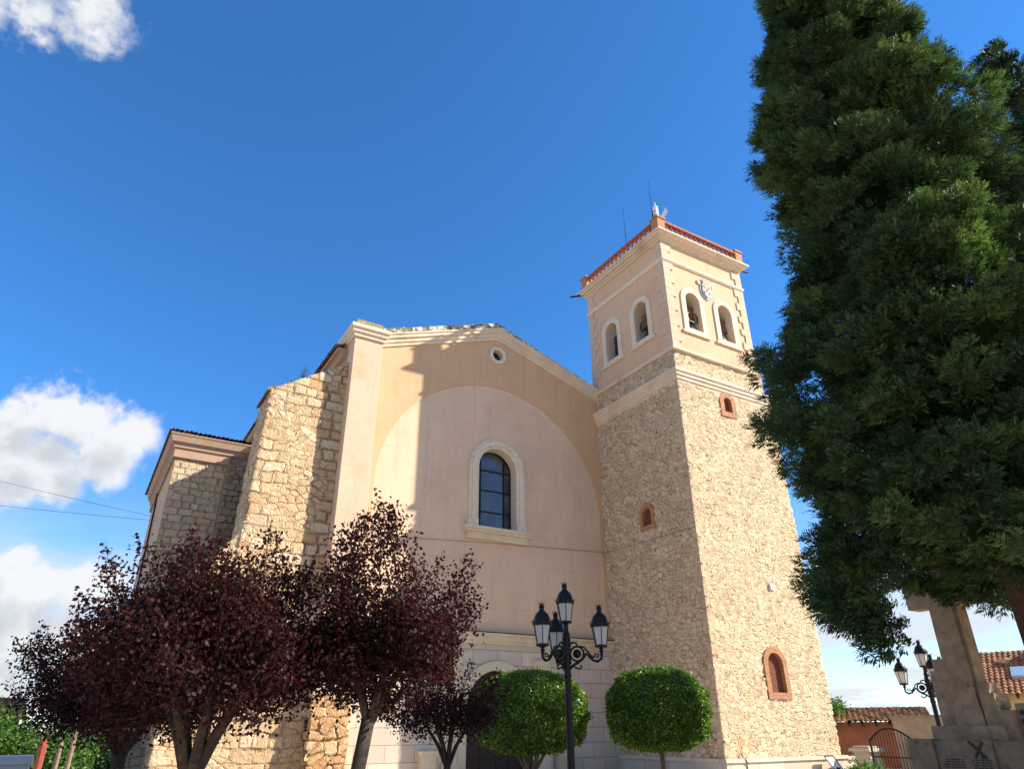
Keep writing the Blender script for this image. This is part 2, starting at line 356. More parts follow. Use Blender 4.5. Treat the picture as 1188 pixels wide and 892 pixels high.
mat_rubble('dark_rubble', 2.6, [(0, (.18, .13, .09)), (.5, (.33, .26, .18)), (1, (.46, .38, .28))], (.22, .16, .11), .08, 1.5, .08, .9, (.62, .36), (.3, .5))
mat_rubble('transept_rubble', 2.6, [(0, (.48, .34, .20)), (.5, (.62, .49, .33)), (1, (.72, .60, .44))], (.52, .38, .24), .08, 1.5, .09, .7, (.70, .38), (.3, .5), rough_amt=.8)
mat_rubble('broken_rubble', 2.4, [(0, (.44, .22, .10)), (.5, (.58, .38, .19)), (1, (.68, .52, .33))], (.52, .34, .18), .20, 1.2, .14, .5)
mat_blocks('grey_blocks', (.62, .53, .43), (.27, .22, .17))
mat_blocks('plinth_stone', (.60, .53, .42), (.38, .32, .24), 1.4, .9)
mat_brick('red_brick', (.48, .20, .09), (.52, .36, .22)); mat_brick('infill_brick', (.24, .075, .04), (.13, .06, .04), .22, .07)
mat_plain('dressed_stone', (.60, .46, .30), .92, 0, .28, 3.5, None, (.48, .33, .20), (.52, .66), .03)
mat_plain('cable_grey', (.16, .12, .09), .8, 0, .2, 9)
mat_plain('terracotta', (.38, .135, .075), .85, 0, .3, 8)
mat_plain('pedestal_brick', (.46, .24, .13), .88, 0, .25, 10)
g = mat_plain('roof_tile', (.40, .17, .085), .9, 0, .55, 3.1, (.52, .24, .12), (.20, .14, .09), (.54, .66))
g = mat_plain('old_roof_tile', (.36, .19, .11), .92, 0, .5, 4, (.50, .27, .15), (.13, .10, .075), (.48, .58))
g = mat_plain('dark_roof_tile', (.23, .15, .10), .92, 0, .5, 5, (.40, .25, .15), (.10, .08, .06), (.5, .62))
mat_plain('iron', (.016, .016, .017), .45, .3, .3, 20, None, None, bumpd=.002)
mat_plain('rusty_iron', (.030, .022, .018), .7, .2, .5, 20)
mat_plain('bronze_green', (.16, .20, .15), .6, .5, .4, 8, (.24, .30, .22)); mat_plain('bronze_dark', (.055, .055, .05), .5, .6, .4, 8)
mat_plain('yoke_wood', (.20, .085, .045), .8, 0, .35, 8)
mat_plain('door_wood', (.045, .028, .02), .6, 0, .35, 8); mat_plain('grey_wood', (.24, .18, .12), .85, 0, .35, 9)
mat_plain('monument_stone', (.36, .27, .18), .92, 0, .30, 3.5, None, (.10, .08, .06), (.60, .74), .01)
mat_plain('monument_slab', (.26, .20, .14), .9, 0, .30, 3, None, (.09, .075, .06), (.58, .72), .008)
mat_plain('engraved', (.06, .05, .042), .9, 0, .2, 8)
mat_plain('white_paint', (.78, .77, .74), .5, 0, .06, 4, bumpd=0); mat_plain('grey_paint', (.42, .44, .46), .45, .1, .08, 3, bumpd=0)
mat_plain('galvanised', (.50, .51, .52), .4, .7, .15, 10, bumpd=0); mat_plain('black_plastic', (.02, .02, .022), .5, 0, .2, 10, bumpd=0)
mat_plain('brown_wall', (.27, .115, .07), .9, 0, .15, 2); mat_plain('beige_wall', (.50, .37, .24), .92, 0, .22, 1.5, None, (.30, .22, .14), (.58, .72)); mat_plain('yellow_wall', (.72, .55, .28), .9, 0, .1, 2)
mat_plain('shield_blue', (.30, .42, .52), .8, 0, .15, 12); mat_plain('shield_gold', (.55, .38, .18), .8, 0, .3, 16); mat_plain('shield_white', (.70, .64, .56), .85, 0, .2, 14)
mat_plain('bark', (.060, .045, .036), .95, 0, .45, 14, None, (.11, .09, .075), (.56, .68), .02); mat_plain('red_bark', (.11, .055, .036), .95, 0, .4, 9, None, (.08, .04, .03), (.5, .65), .03)
mat_plain('pale_bark', (.20, .155, .11), .95, 0, .35, 12); mat_plain('red_post', (.28, .07, .04), .8, 0, .3, 9); mat_plain('dry_twig', (.18, .13, .09), .95, 0, .3, 9)
mat_leaf('plum_leaf', (.021, .010, .011), (.038, .0135, .013), (.095, .029, .020), .28, .55, .15, (2.2, .9, .9))
mat_leaf('cypress_leaf', (.026, .048, .022), (.056, .096, .038), (.115, .17, .058), .24, .65, .2, (1.3, 1.6, .7))
mat_leaf('dark_cypress_leaf', (.018, .034, .018), (.034, .060, .026), (.07, .11, .04), .2, .65, .2, (1.3, 1.6, .7))
mat_leaf('box_leaf', (.035, .085, .010), (.095, .185, .014), (.24, .36, .03), .32, .38, .45, (1.5, 1.7, .5))
mat_leaf('shrub_leaf', (.04, .09, .02), (.08, .16, .03), (.16, .27, .06), .35, .5, .3)
def mat_special():
    g = G('window_glass', .10); g.b.inputs['Specular IOR Level'].default_value = .8
    col = g.mix(g.mr(g.noise(3.0, 6, .7), .35, .7), (.028, .032, .040), (.085, .092, .105)); g.base(col); g.put(g.b.inputs['Roughness'], g.mr(g.noise(14, 6, .7), .3, .7, .10, .38))
    g.bump(g.noise(40, 4, .6), .004, .5); M['window_glass'] = g.m
    g = G('lamp_glass', .4); g.base((.82, .79, .74)); tr = g.n('ShaderNodeBsdfTranslucent'); tr.inputs[0].default_value = (.85, .82, .78, 1); mx = g.n('ShaderNodeMixShader'); mx.inputs[0].default_value = .45; g.L.new(g.b.outputs[0], mx.inputs[1]); g.L.new(tr.outputs[0], mx.inputs[2]); g.L.new(mx.outputs[0], g.out.inputs[0]); M['lamp_glass'] = g.m
    g = G('sky_glass', .08); g.base((.30, .45, .62)); g.b.inputs['Specular IOR Level'].default_value = .9; M['sky_glass'] = g.m
    g = G('paving', .9); br = g.n('ShaderNodeTexBrick'); g.L.new(g.co(), br.inputs['Vector']); br.inputs['Scale'].default_value = 1; br.inputs['Brick Width'].default_value = .6; br.inputs['Row Height'].default_value = .4; br.inputs['Mortar Size'].default_value = .01
    br.inputs['Color1'].default_value = (.50, .39, .27, 1); br.inputs['Color2'].default_value = (.56, .45, .32, 1); br.inputs['Mortar'].default_value = (.20, .17, .13, 1)
    g.base(g.mix(g.mr(g.noise(.4, 6), .35, .7, 0, .4), br.outputs[0], (.44, .34, .24))); g.bump(g.mth('MULTIPLY', br.outputs['Fac'], -1), .008, .6); M['paving'] = g.m
mat_special()

# ------------------------------------------------------------------ ground
props(build('ground', MB().patch((-500, -500, 0), (500, -500, 0), (500, 500, 0), (-500, 500, 0), 4, 4), M['paving']), kind='structure')

# ------------------------------------------------------------------ church
ch = thing('church', 'large parish church with ochre gabled front, round window arch panel and stone buttresses', 'church', (14.75, 26, 0))
CX = 14.78
gable = [(7.5, 0), (21.6, 0), (21.6, 17.15), (20.85, 17.32), (14.72, 19.45), (8.7, 17.35), (7.5, 17.0)]
win_in = arch_pts(CX-1.0, CX+1.0, 9.46, 12.25, 24); door_in = arch_pts(CX-1.38, CX+1.38, -.2, 2.35, 20)
door_cut = arch_pts(CX-1.40, CX+1.40, .02, 2.35, 20)
circ = lambda cx, cz, r, n=28: [(cx+r*math.cos(2*PI*i/n), cz+r*math.sin(2*PI*i/n)) for i in range(n)]
facade = build('facade_wall', MB().plate(gable, [win_in, circ(14.76, 18.22, .30), door_cut], FX, 26.0, 27.0), M['panel_plaster'], ch)
arc = [(14.75+5.80*math.cos(PI*i/56), 10.6+5.82*math.sin(PI*i/56)) for i in range(57)]
span = [(20.90, 5.0), (20.90, 17.22), (14.72, 19.40), (8.70, 17.2), (8.70, 5.0), (8.95, 5.0)]+list(reversed(arc))+[(20.55, 5.0)]
build('spandrel', MB().plate(span, [circ(14.76, 18.22, .31)], FX, 25.965, 26.02), M['ochre_plaster'], ch)
def rake(x0, z0, x1, z1, x2, z2, prof):
    return MB().sweep([((x0, 0, z0), (0, -1, 0)), ((x1, 0, z1), (0, -1, 0)), ((x2, 0, z2), (0, -1, 0))], prof)
cp = rake(8.72, 16.95, 14.72, 19.08, 20.86, 17.08, [(-25.96, 0), (-25.96+.07, 0), (-25.96+.07, .14), (-25.96+.14, .17), (-25.96+.14, .31), (-25.96+.24, .36), (-25.96+.24, .50), (-25.96+.30, .53), (-25.96+.30, .60), (-25.96-.3, .60), (-25.96-.3, 0)])
build('gable_cornice', cp, M['cornice_trim'], ch)
def rough_strip():
    m = MB(); n = 90; prev = None
    for i in range(n+1):
        x = 8.62+(20.95-8.62)*i/n
        zb = 17.50+(x-8.72)*(19.66-17.5)/6.0 if x < 14.72 else 19.66-(x-14.72)*(19.66-17.62)/6.2
        if i in (0,): zb = zb
        th = (.40 if x < 14.7 else .40-(x-14.7)*.030)+.05*math.sin(i*1.9)*random.random()
        row = [(x, 25.78+.03*random.random(), zb-.02), (x, 25.80+.05*random.random(), zb+th*.7), (x, 25.86+.04*random.random(), zb+th), (x, 27.0, zb+th), (x, 27.0, zb-.02)]
        if prev: m.add(prev+row, [(j, j+1, j+6, j+5) for j in range(4)]+[(4, 0, 5, 9)])
        prev = row
    return m
build('gable_parapet', rough_strip(), M['parapet_stone'], ch)
# left corner pilaster
pil = build('pilaster', MB().box(7.45, 8.72, 25.70, 27.2, 2.75, 17.02), M['pilaster_plaster'], ch)
def ring(x0, x1, y0, y1): return [((x0, y0, 0), (-1, -1, 0)), ((x1, y0, 0), (1, -1, 0)), ((x1, y1, 0), (1, 1, 0)), ((x0, y1, 0), (-1, 1, 0))]
PROF = lambda z, h, o, k=3: [(-.03, z)]+[q for i in range(k) for q in ((o*(i+1)/k-.02, z+h*i/k), (o*(i+1)/k, z+h*i/k+.03), (o*(i+1)/k, z+h*(i+1)/k-.04))]+[(o, z+h), (-.03, z+h)]
build('pilaster_cap', MB().sweep(ring(7.45, 8.72, 25.70, 27.2), PROF(17.02, .56, .26), True).box(7.44, 8.73, 25.69, 27.21, 17.1, 17.56), M['cornice_trim'], pil)
build('capstone', MB().box(7.42, 8.66, 25.66, 27.15, 17.60, 17.92, .02), M['lichen_stone'], pil)
def dense_box(x0, x1, y0, y1, z0, z1, c=.05, top=True):
    m = MB(); nx, ny, nz = (max(1, round((b-a)/c)) for a, b in ((x0, x1), (y0, y1), (z0, z1)))
    m.patch((x0, y0, z0), (x1, y0, z0), (x1, y0, z1), (x0, y0, z1), nx, nz); m.patch((x1, y0, z0), (x1, y1, z0), (x1, y1, z1), (x1, y0, z1), ny, nz)
    m.patch((x1, y1, z0), (x0, y1, z0), (x0, y1, z1), (x1, y1, z1), nx, nz); m.patch((x0, y1, z0), (x0, y0, z0), (x0, y0, z1), (x0, y1, z1), ny, nz)
    if top: m.patch((x0, y0, z1), (x1, y0, z1), (x1, y1, z1), (x0, y1, z1), nx, ny)
    return m
build('rubble_base', dense_box(7.36, 8.70, 25.66, 27.0, 0, 2.80, .04), M['broken_rubble'], pil, True, True)
# big window
wn = build('window', MB().plate(arch_pts(CX-1.43, CX+1.43, 9.46, 12.25, 28), [arch_pts(CX-1.0, CX+1.0, 9.40, 12.25, 28)[:0] or arch_pts(CX-.98, CX+.98, 9.48, 12.25, 28)], FX, 25.90, 26.52)
           .plate(arch_pts(CX-1.31, CX+1.31, 9.47, 12.25, 28), [arch_pts(CX-1.12, CX+1.12, 9.49, 12.25, 28)], FX, 25.84, 25.92)
           .box(CX-1.47, CX-1.0, 25.82, 26.0, 9.47, 9.78).box(CX+1.0, CX+1.47, 25.82, 26.0, 9.47, 9.78), M['weathered_trim'], ch)
build('glass', MB().plate(arch_pts(CX-1.02, CX+1.02, 9.45, 12.25, 28), [], FX, 26.48, 26.51), M['window_glass'], wn)
bars = MB()
for x in (CX-.62, CX+.62): bars.box(x-.025, x+.025, 26.42, 26.47, 9.46, 13.02)
for z in (10.35, 11.35, 12.3): bars.box(CX-1.0, CX+1.0, 26.425, 26.465, z-.022, z+.022)
bars.plate(arch_pts(CX-1.0, CX+1.0, 9.46, 12.25, 28), [arch_pts(CX-.94, CX+.94, 9.53, 12.25, 28)], FX, 26.42, 26.47)
build('glazing_bars', bars, M['iron'], wn)
build('sill', MB().box(13.12, 16.46, 25.66, 26.05, 9.33, 9.46).box(13.18, 16.40, 25.72, 26.05, 9.22, 9.33).box(13.28, 16.30, 25.84, 26.05, 8.92, 9.22), M['cream_trim'], wn)
oc = build('oculus', MB().plate(circ(14.76, 18.22, .46), [circ(14.76, 18.22, .29)], FX, 25.90, 26.30), M['weathered_trim'], ch)
build('pane', MB().plate(circ(14.76, 18.22, .31), [], FX, 26.27, 26.29), M['black_plastic'], oc)
# lower stone zone, string course, portal
low = [(8.70, 0), (21.2, 0), (21.2, 4.74), (8.70, 4.74)]
build('stone_facing', MB().plate(low, [arch_pts(CX-1.52, CX+1.52, .01, 2.35, 20)], FX, 25.93, 26.02), M['grey_blocks'], ch)
build('string_course', MB().sweep([((8.70, 0, 0), (0, -1, 0)), ((20.82, 0, 0), (0, -1, 0))], [(-26.02, 4.70), (-25.86, 4.70), (-25.86, 4.80), (-25.80, 4.84), (-25.80, 4.98), (-25.70, 5.03), (-25.70, 5.12), (-26.02, 5.14)]), M['cream_trim'], ch)
build('string_flashing', MB().box(8.72, 20.81, 25.68, 25.96, 5.135, 5.155), M['rusty_iron'], ch)
po = build('portal', MB().plate(arch_pts(CX-1.72, CX+1.72, 0, 2.35, 24), [arch_pts(CX-1.37, CX+1.37, .01, 2.35, 24)], FX, 25.83, 26.3), M['cream_trim'], ch)
for sx in (-1, 1):
    c = CX+sx*2.05; build('portal_pilaster', MB().box(c-.30, c+.30, 25.80, 26.0, 0, 3.95).box(c-.36, c+.36, 25.74, 26.0, 3.95, 4.15).box(c-.36, c+.36, 25.76, 26.0, 0, .5), M['cream_trim'], po)
    c = CX+sx*2.45; build('portal_strip', MB().box(c-.11, c+.11, 25.86, 25.99, 0, 4.69), M['cream_trim'], po)
    c = CX+sx*2.98; build('portal_pedestal', MB().box(c-.30, c+.30, 25.62, 25.98, 0, .78).box(c-.36, c+.36, 25.56, 25.98, .78, .92).box(c-.33, c+.33, 25.58, 25.98, .70, .775), M['cream_trim'], po)
dr = build('door', MB().plate(door_in, [], FX, 26.24, 26.30), M['door_wood'], ch)
for sx in (-1, 1):
    dm = MB()
    for k in range(5):
        for q in range(2):
            c = CX+sx*(.36+.56*q); dm.box(c-.22, c+.22, 26.20, 26.25, .15+k*.52, .56+k*.52)
    build('door_panel', dm, M['door_wood'], dr)
# nave body behind the front
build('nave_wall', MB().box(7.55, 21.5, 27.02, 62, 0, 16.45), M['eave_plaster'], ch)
def tile_roof(p0, along, up, nrm_h=.05, pitch=.24, course=.36, keep=None, sub=6):
    p0, along, up = map(Vector, (p0, along, up)); La, Lu = along.length, up.length; a, u = along.normalized(), up.normalized(); nn = a.cross(u); nn = -nn if nn.z < 0 else nn
    nu = max(2, round(La/pitch)*sub); nr = max(1, round(Lu/course)); m = MB(); vs = []; fs = []
    rows = []
    for j in range(nr): rows += [(j*Lu/nr, .045), ((j+1)*Lu/nr, .0)]
    for t, lift in rows:
        for i in range(nu+1):
            s = i/nu*La; w = abs(math.sin(PI*s/pitch))
            vs.append(p0+a*s+u*t+nn*(lift+nrm_h*1.5*w+.012*math.sin(s*7.1+t*3)))
    for j in range(len(rows)-1):
        for i in range(nu):
            f = (j*(nu+1)+i, j*(nu+1)+i+1, (j+1)*(nu+1)+i+1, (j+1)*(nu+1)+i)
            if keep is None or keep((vs[f[0]]+vs[f[2]])/2): fs.append(f)
    m.v = [tuple(v) for v in vs]; m.f = fs; return m
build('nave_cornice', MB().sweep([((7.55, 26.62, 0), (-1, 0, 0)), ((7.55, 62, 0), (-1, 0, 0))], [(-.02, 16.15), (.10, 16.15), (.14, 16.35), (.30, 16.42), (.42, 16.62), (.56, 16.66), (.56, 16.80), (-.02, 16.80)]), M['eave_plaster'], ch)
build('nave_roof', tile_roof((6.88, 26.58, 16.84), (0, 35.4, 0), (7.87, 0, 2.55)).add([(22, 26.9, 16.8), (22, 62, 16.8), (14.75, 62, 19.38), (14.75, 26.9, 19.38)], [(0, 1, 2, 3)]), M['dark_roof_tile'], ch)
# main buttress beside the front
def wedge(x0b, x1b, x0t, x1t, y0, y1, z0, z1l, z1r, c=.05):
    m = MB(); nx = round((x1b-x0b)/c); ny = round((y1-y0)/c); nz = round((z1r-z0)/c)
    a, b, cc, d = (x0b, y0, z0), (x1b, y0, z0), (x1t, y0, z1r), (x0t, y0, z1l); e, f, g2, h = (x0b, y1, z0), (x1b, y1, z0), (x1t, y1, z1r), (x0t, y1, z1l)
    m.patch(a, b, cc, d, nx, nz); m.patch(e, a, d, h, ny, nz); m.patch(b, f, g2, cc, ny, nz); m.patch(f, e, h, g2, nx, nz); m.patch(d, cc, g2, h, nx, ny); return m
bt = build('main_buttress', wedge(4.02, 7.50, 4.47, 7.50, 26.33, 28.3, 0, 13.95, 15.95), M['buttress_rubble'], ch, True, True)
build('buttress_coping', MB().add([(4.30, 26.30, 13.86), (4.30, 28.4, 13.86), (4.62, 28.4, 14.10), (4.62, 26.30, 14.10), (4.30, 26.30, 13.98), (4.30, 28.4, 13.98), (4.60, 28.4, 14.20), (4.60, 26.30, 14.20)], [(0, 1, 2, 3), (4, 7, 6, 5), (0, 4, 5, 1), (1, 5, 6, 2), (2, 6, 7, 3), (3, 7, 4, 0)]), M['dark_roof_tile'], bt)
lb = build('lower_buttress', wedge(2.75, 4.25, 2.95, 4.30, 26.40, 28.2, 0, 6.55, 8.10), M['buttress_rubble'], ch, True, True)
# raised crossing behind the nave
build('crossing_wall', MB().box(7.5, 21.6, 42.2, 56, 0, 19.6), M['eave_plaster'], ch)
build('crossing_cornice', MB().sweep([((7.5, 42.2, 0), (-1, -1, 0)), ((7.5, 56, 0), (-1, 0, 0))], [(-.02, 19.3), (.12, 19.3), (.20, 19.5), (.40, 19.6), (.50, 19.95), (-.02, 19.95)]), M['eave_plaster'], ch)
build('crossing_roof', tile_roof((6.9, 41.7, 20.0), (0, 14.5, 0), (7.8, 0, 2.2)), M['dark_roof_tile'], ch)
# transept to the left
build('transept_wall', MB().patch((2.36, 40, 0), (7.6, 40, 0), (7.6, 40, 15.9), (2.36, 40, 15.9), 110, 320), M['transept_rubble'], ch, True)
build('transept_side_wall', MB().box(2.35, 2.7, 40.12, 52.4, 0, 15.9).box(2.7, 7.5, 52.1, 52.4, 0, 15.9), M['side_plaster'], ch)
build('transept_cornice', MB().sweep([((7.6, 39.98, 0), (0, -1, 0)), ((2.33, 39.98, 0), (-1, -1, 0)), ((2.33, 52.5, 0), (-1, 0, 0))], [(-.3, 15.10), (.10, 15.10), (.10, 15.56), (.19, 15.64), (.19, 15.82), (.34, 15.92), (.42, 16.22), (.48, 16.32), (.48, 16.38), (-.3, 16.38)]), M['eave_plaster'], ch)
k1 = lambda p: (p.x-1.76) >= (p.y-39.42)-.02
k2 = lambda p: (p.y-39.42) >= (p.x-1.76)-.02
rf = tile_roof((1.76, 39.42, 16.42), (6.2, 0, 0), (0, 6.0, 1.9), keep=k1); r2 = tile_roof((1.76, 53.2, 16.42), (0, -13.78, 0), (6.0, 0, 1.9), keep=k2); rf.add(r2.v, r2.f)
build('transept_roof', rf, M['dark_roof_tile'], ch)
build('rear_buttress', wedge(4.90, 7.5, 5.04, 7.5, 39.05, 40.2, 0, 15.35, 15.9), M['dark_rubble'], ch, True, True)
build('downpipe', MB().tube([(2.22, 47.2, 15.0), (2.26, 47.2, 14.2), (2.28, 46.6, 10.0), (2.28, 46.6, 0)], .055, 8).tube([(4.50, 39.88, 3.6), (4.50, 39.88, 0)], .06, 8), M['rusty_iron'], ch)

# dead plants on the buttress, facade cable, wall lantern
def dead_plant(x, y, z, label, n=9, h=.9):
    m = MB()
    for k in range(n):
        a = random.uniform(0, 2*PI); l = h*random.uniform(.5, 1); sp = random.uniform(.05, .3)
        p = [Vector((x, y, z-.05))]
        for t in (.35, .7, 1.0): p.append(Vector((x+math.cos(a)*sp*t+random.uniform(-.03, .03), y+math.sin(a)*sp*t, z+l*t)))
        m.tube(p, [.012, .009, .006, .003], 4)
        for q in range(4):
            t = random.uniform(.4, .95); s = p[0].lerp(p[3], t); m.tube([s, s+Vector((random.uniform(-.18, .18), random.uniform(-.1, .1), random.uniform(.06, .22)))], [.005, .002], 3)
    return props(build('dry_weed', m, M['dry_twig'], None, origin=(x, y, z)), label, 'plant')
dead_plant(5.75, 27.0, 14.75, 'tall dry twiggy weed growing on the sloping buttress top', 12, 1.0)
dead_plant(5.35, 27.0, 14.5, 'small dead weed tuft left of the taller one on the buttress top', 6, .55)
w = MB(); w.tube([(8.73, 25.94, 8.55), (11, 25.94, 8.62), (14, 25.80, 8.78), (17.5, 25.94, 8.98), (20.72, 25.94, 9.12)], .010, 5).tube([(20.72, 25.9, 9.12), (20.72, 23.0, 9.05), (20.72, 19.95, 9.0)], .010, 5)
props(build('facade_cable', w, M['cable_grey'], None, origin=(8.73, 25.94, 8.55)), 'thin dark cable running along the church front below the big arched window', 'cable')
def wire(p, q, sag, label):
    r_ = .011; pts = [Vector(p).lerp(Vector(q), i/14)-Vector((0, 0, sag*4*(i/14)*(1-i/14))) for i in range(15)]
    props(build('overhead_wire', MB().tube(pts, r_, 5), M['cable_grey'], None, origin=p), label, 'wire', 'wires crossing the sky')
wire((2.33, 44.0, 12.7), (-22, 43.5, 16.4), .4, 'upper overhead wire sloping down to the left end of the church')
wire((2.33, 44.0, 12.5), (-22, 41.6, 11.9), .25, 'lower level overhead wire reaching the left end of the church')
def wall_lantern():
    x, y, z = 12.30, 25.45, 3.55
    t = thing('wall_lantern', 'small iron lantern bracketed on the church front behind the plum trees', 'lantern', (x, y, z))
    build('bracket', MB().tube([(x, y+.45, z-.2), (x, y+.2, z-.05), (x, y, z-.02)], .02, 6).tube([(x, y+.45, z-.45), (x, y+.25, z-.25), (x, y, z-.04)], .015, 6), M['iron'], t)
    build('lamp_glass', MB().lathe([(.10, 0), (.19, .42)], (x, y, z), 6), M['lamp_glass'], t)
    f = MB().lathe([(.23, .42), (.21, .47), (.10, .62), (.04, .66), (.05, .70), (.01, .76)], (x, y, z), 6)
    for k in range(6):
        a = 2*PI*k/6; f.tube([(x+.10*math.cos(a), y+.10*math.sin(a), z), (x+.195*math.cos(a), y+.195*math.sin(a), z+.42)], .012, 4)
    build('frame', f, M['iron'], t)
wall_lantern()

# ------------------------------------------------------------------ bell tower
tx0, tx1, ty0, ty1 = 20.80, 27.02, 20.0, 26.6
tower = thing('bell_tower', 'square rubble stone bell tower with plastered belfry and terracotta balustrade', 'tower', (23.9, 23.2, 0))
def tower_shaft():
    m = MB(); c = .05; ex = .22
    z0, z1 = .55, 15.8; nz = round((z1-z0)/c)
    ar = lambda u, z, c, zb, zs, h: abs(u-c) < h and zb < z and (z < zs or (u-c)**2+(z-zs)**2 < h*h)
    kf = lambda p: not (ar(p.x, p.z, 23.85, 14.72, 15.35, .40) or ar(p.x, p.z, 24.18, 2.72, 3.88, .57))
    kl = lambda p: not ar(p.y, p.z, 22.82, 9.62, 10.22, .40)
    nx = round((tx1-tx0)/c); ny = round((ty1-ty0)/c)
    m.patch((tx0, ty0, z0), (tx1+ex, ty0, z0), (tx1, ty0, z1), (tx0, ty0, z1), nx, nz, kf)
    m.patch((tx0, ty1, z0), (tx0, ty0, z0), (tx0, ty0, z1), (tx0, ty1, z1), ny, nz, kl)
    m.patch((tx1+ex, ty0, z0), (tx1+ex, ty1, z0), (tx1, ty1, z1), (tx1, ty0, z1), ny, nz)
    m.patch((tx1+ex, ty1, z0), (tx0, ty1, z0), (tx0, ty1, z1), (tx1, ty1, z1), 8, nz)
    return m
build('stone_shaft', tower_shaft(), M['tower_rubble'], tower, True, True)
build('stone_band', dense_box(20.86, 26.78, 20.06, 26.3, 16.25, 17.45, .05), M['tower_rubble'], tower, True, True)
build('plinth', MB().box(20.70, 27.42, 19.88, 26.4, 0, .50).box(20.64, 27.50, 19.82, 26.4, .50, .62, .02), M['plinth_stone'], tower)
def quoins(z0, z1, x, y, sx, sy, h, l, proud=.03, ex=0):
    m = MB(); z = z0; k = 0
    while z < z1-.05:
        hh = min(h*random.uniform(.9, 1.1), z1-z); a, b = (l, l*.62) if k % 2 else (l*.62, l)
        xs = sorted((x-sx*proud, x+sx*a)); ys = sorted((y-sy*proud, y+sy*b)); m.box(xs[0], xs[1], ys[0], ys[1], z+.004, z+hh-.008); z += hh; k += 1
    return m
build('corner_stones', quoins(.62, 15.75, 20.80, 20.0, 1, 1, .62, .40, .022), M['dressed_stone'], tower)
# cornices run round the tower
def tring(x0, x1, y0, y1): return ring(x0, x1, y0, y1)
build('middle_cornice', MB().sweep(tring(20.82, 26.98, 20.02, 26.55), PROF(15.66, .70, .26, 4), True), M['cornice_trim'], tower)
build('ledge', MB().sweep(tring(20.86, 26.60, 20.05, 26.3), [(-.05, 17.40), (.12, 17.40), (.16, 17.44), (.16, 17.56), (-.03, 17.62)], True), M['cornice_trim'], tower)
bx0, bx1, by0, by1 = 20.88, 26.50, 20.05, 26.15
bz0, bz1 = 17.5, 23.95; T = .75
WF = [22.56, 24.80]; WS = [22.00, 24.36]
def win_hole(c, half=.46): return arch_pts(c-half, c+half, 18.95, 20.66, 18)
outF = [(bx0, bz0), (bx1, bz0), (bx1, bz1), (bx0, bz1)]; outS = [(by0+T, bz0), (by1-T, bz0), (by1-T, bz1), (by0+T, bz1)]
bel = MB(); bel.plate(outF, [win_hole(c) for c in WF], FX, by0, by0+T); bel.plate(outF, [win_hole(c) for c in WF], FX, by1, by1-T)
bel.plate(outS, [win_hole(c) for c in WS], SX, bx0, bx0+T); bel.plate(outS, [win_hole(c) for c in WS], SX, bx1, bx1-T)
build('belfry_wall', bel, M['belfry_plaster'], tower)
build('belfry_floor', MB().box(bx0+T+.004, bx1-T-.004, by0+T+.004, by1-T-.004, 18.6, 18.9), M['interior_plaster'], tower); build('belfry_ceiling', MB().box(bx0+T+.004, bx1-T-.004, by0+T+.004, by1-T-.004, 22.4, 22.7), M['interior_plaster'], tower)
build('belt_course', MB().sweep(tring(bx0, bx1, by0, by1), [(-.02, 22.55), (.05, 22.55), (.11, 22.64), (.11, 22.76), (-.02, 22.80)], True), M['weathered_trim'], tower)
build('top_cornice', MB().sweep(tring(bx0, bx1, by0, by1), [(-.02, 23.80), (.07, 23.80), (.07, 23.90), (.18, 23.93), (.18, 24.01), (.33, 24.04), (.36, 24.12), (.46, 24.15), (.46, 24.24), (-.4, 24.29)], True).box(bx0+.02, bx1-.02, by0+.02, by1-.02, 23.9, 24.28), M['cornice_trim'], tower)
for (x, sx) in ((bx0, 1), (bx1, -1)):
    for (y, sy) in ((by0, 1), (by1, -1)):
        build('quoin', quoins(17.62, 22.54, x, y, sx, sy, .41, .62, .05).__class__() .add(*(lambda q: (q.v, q.f))(quoins(17.62, 22.54, x, y, sx, sy, .41, .62, .05))).add(*(lambda q: (q.v, q.f))(quoins(22.82, 23.79, x, y, sx, sy, .41, .62, .05))), M['quoin_plaster'], tower)
def surround(c, to3, d, sgn):
    m = MB(); m.plate(arch_pts(c-.78, c+.78, 18.78, 20.66, 22), [arch_pts(c-.48, c+.48, 18.97, 20.66, 22)], to3, d-sgn*.06, d+sgn*.10)
    m.plate(arch_pts(c-.60, c+.60, 18.90, 20.66, 22), [arch_pts(c-.47, c+.47, 18.96, 20.66, 22)], to3, d-sgn*.03, d+sgn*.40)
    m.plate([(c-.90, 18.66), (c+.90, 18.66), (c+.90, 18.80), (c-.90, 18.80)], [], to3, d-sgn*.10, d+sgn*.05); return m
for c in WF: build('window_surround', surround(c, FX, by0, 1), M['weathered_trim'], tower); build('window_reveal', MB().plate(arch_pts(c-.462, c+.462, 18.94, 20.66, 18), [arch_pts(c-.445, c+.445, 18.965, 20.66, 18)], FX, by0+.11, by0+T), M['interior_plaster'], tower)
for c in WS: build('window_surround', surround(c, SX, bx0, 1), M['weathered_trim'], tower); build('window_reveal', MB().plate(arch_pts(c-.462, c+.462, 18.94, 20.66, 18), [arch_pts(c-.445, c+.445, 18.965, 20.66, 18)], SX, bx0+.11, bx0+T), M['interior_plaster'], tower)
for c in WF: build('window_surround', surround(c, FX, by1, -1), M['weathered_trim'], tower)
for c in WS: build('window_surround', surround(c, SX, bx1, -1), M['weathered_trim'], tower)
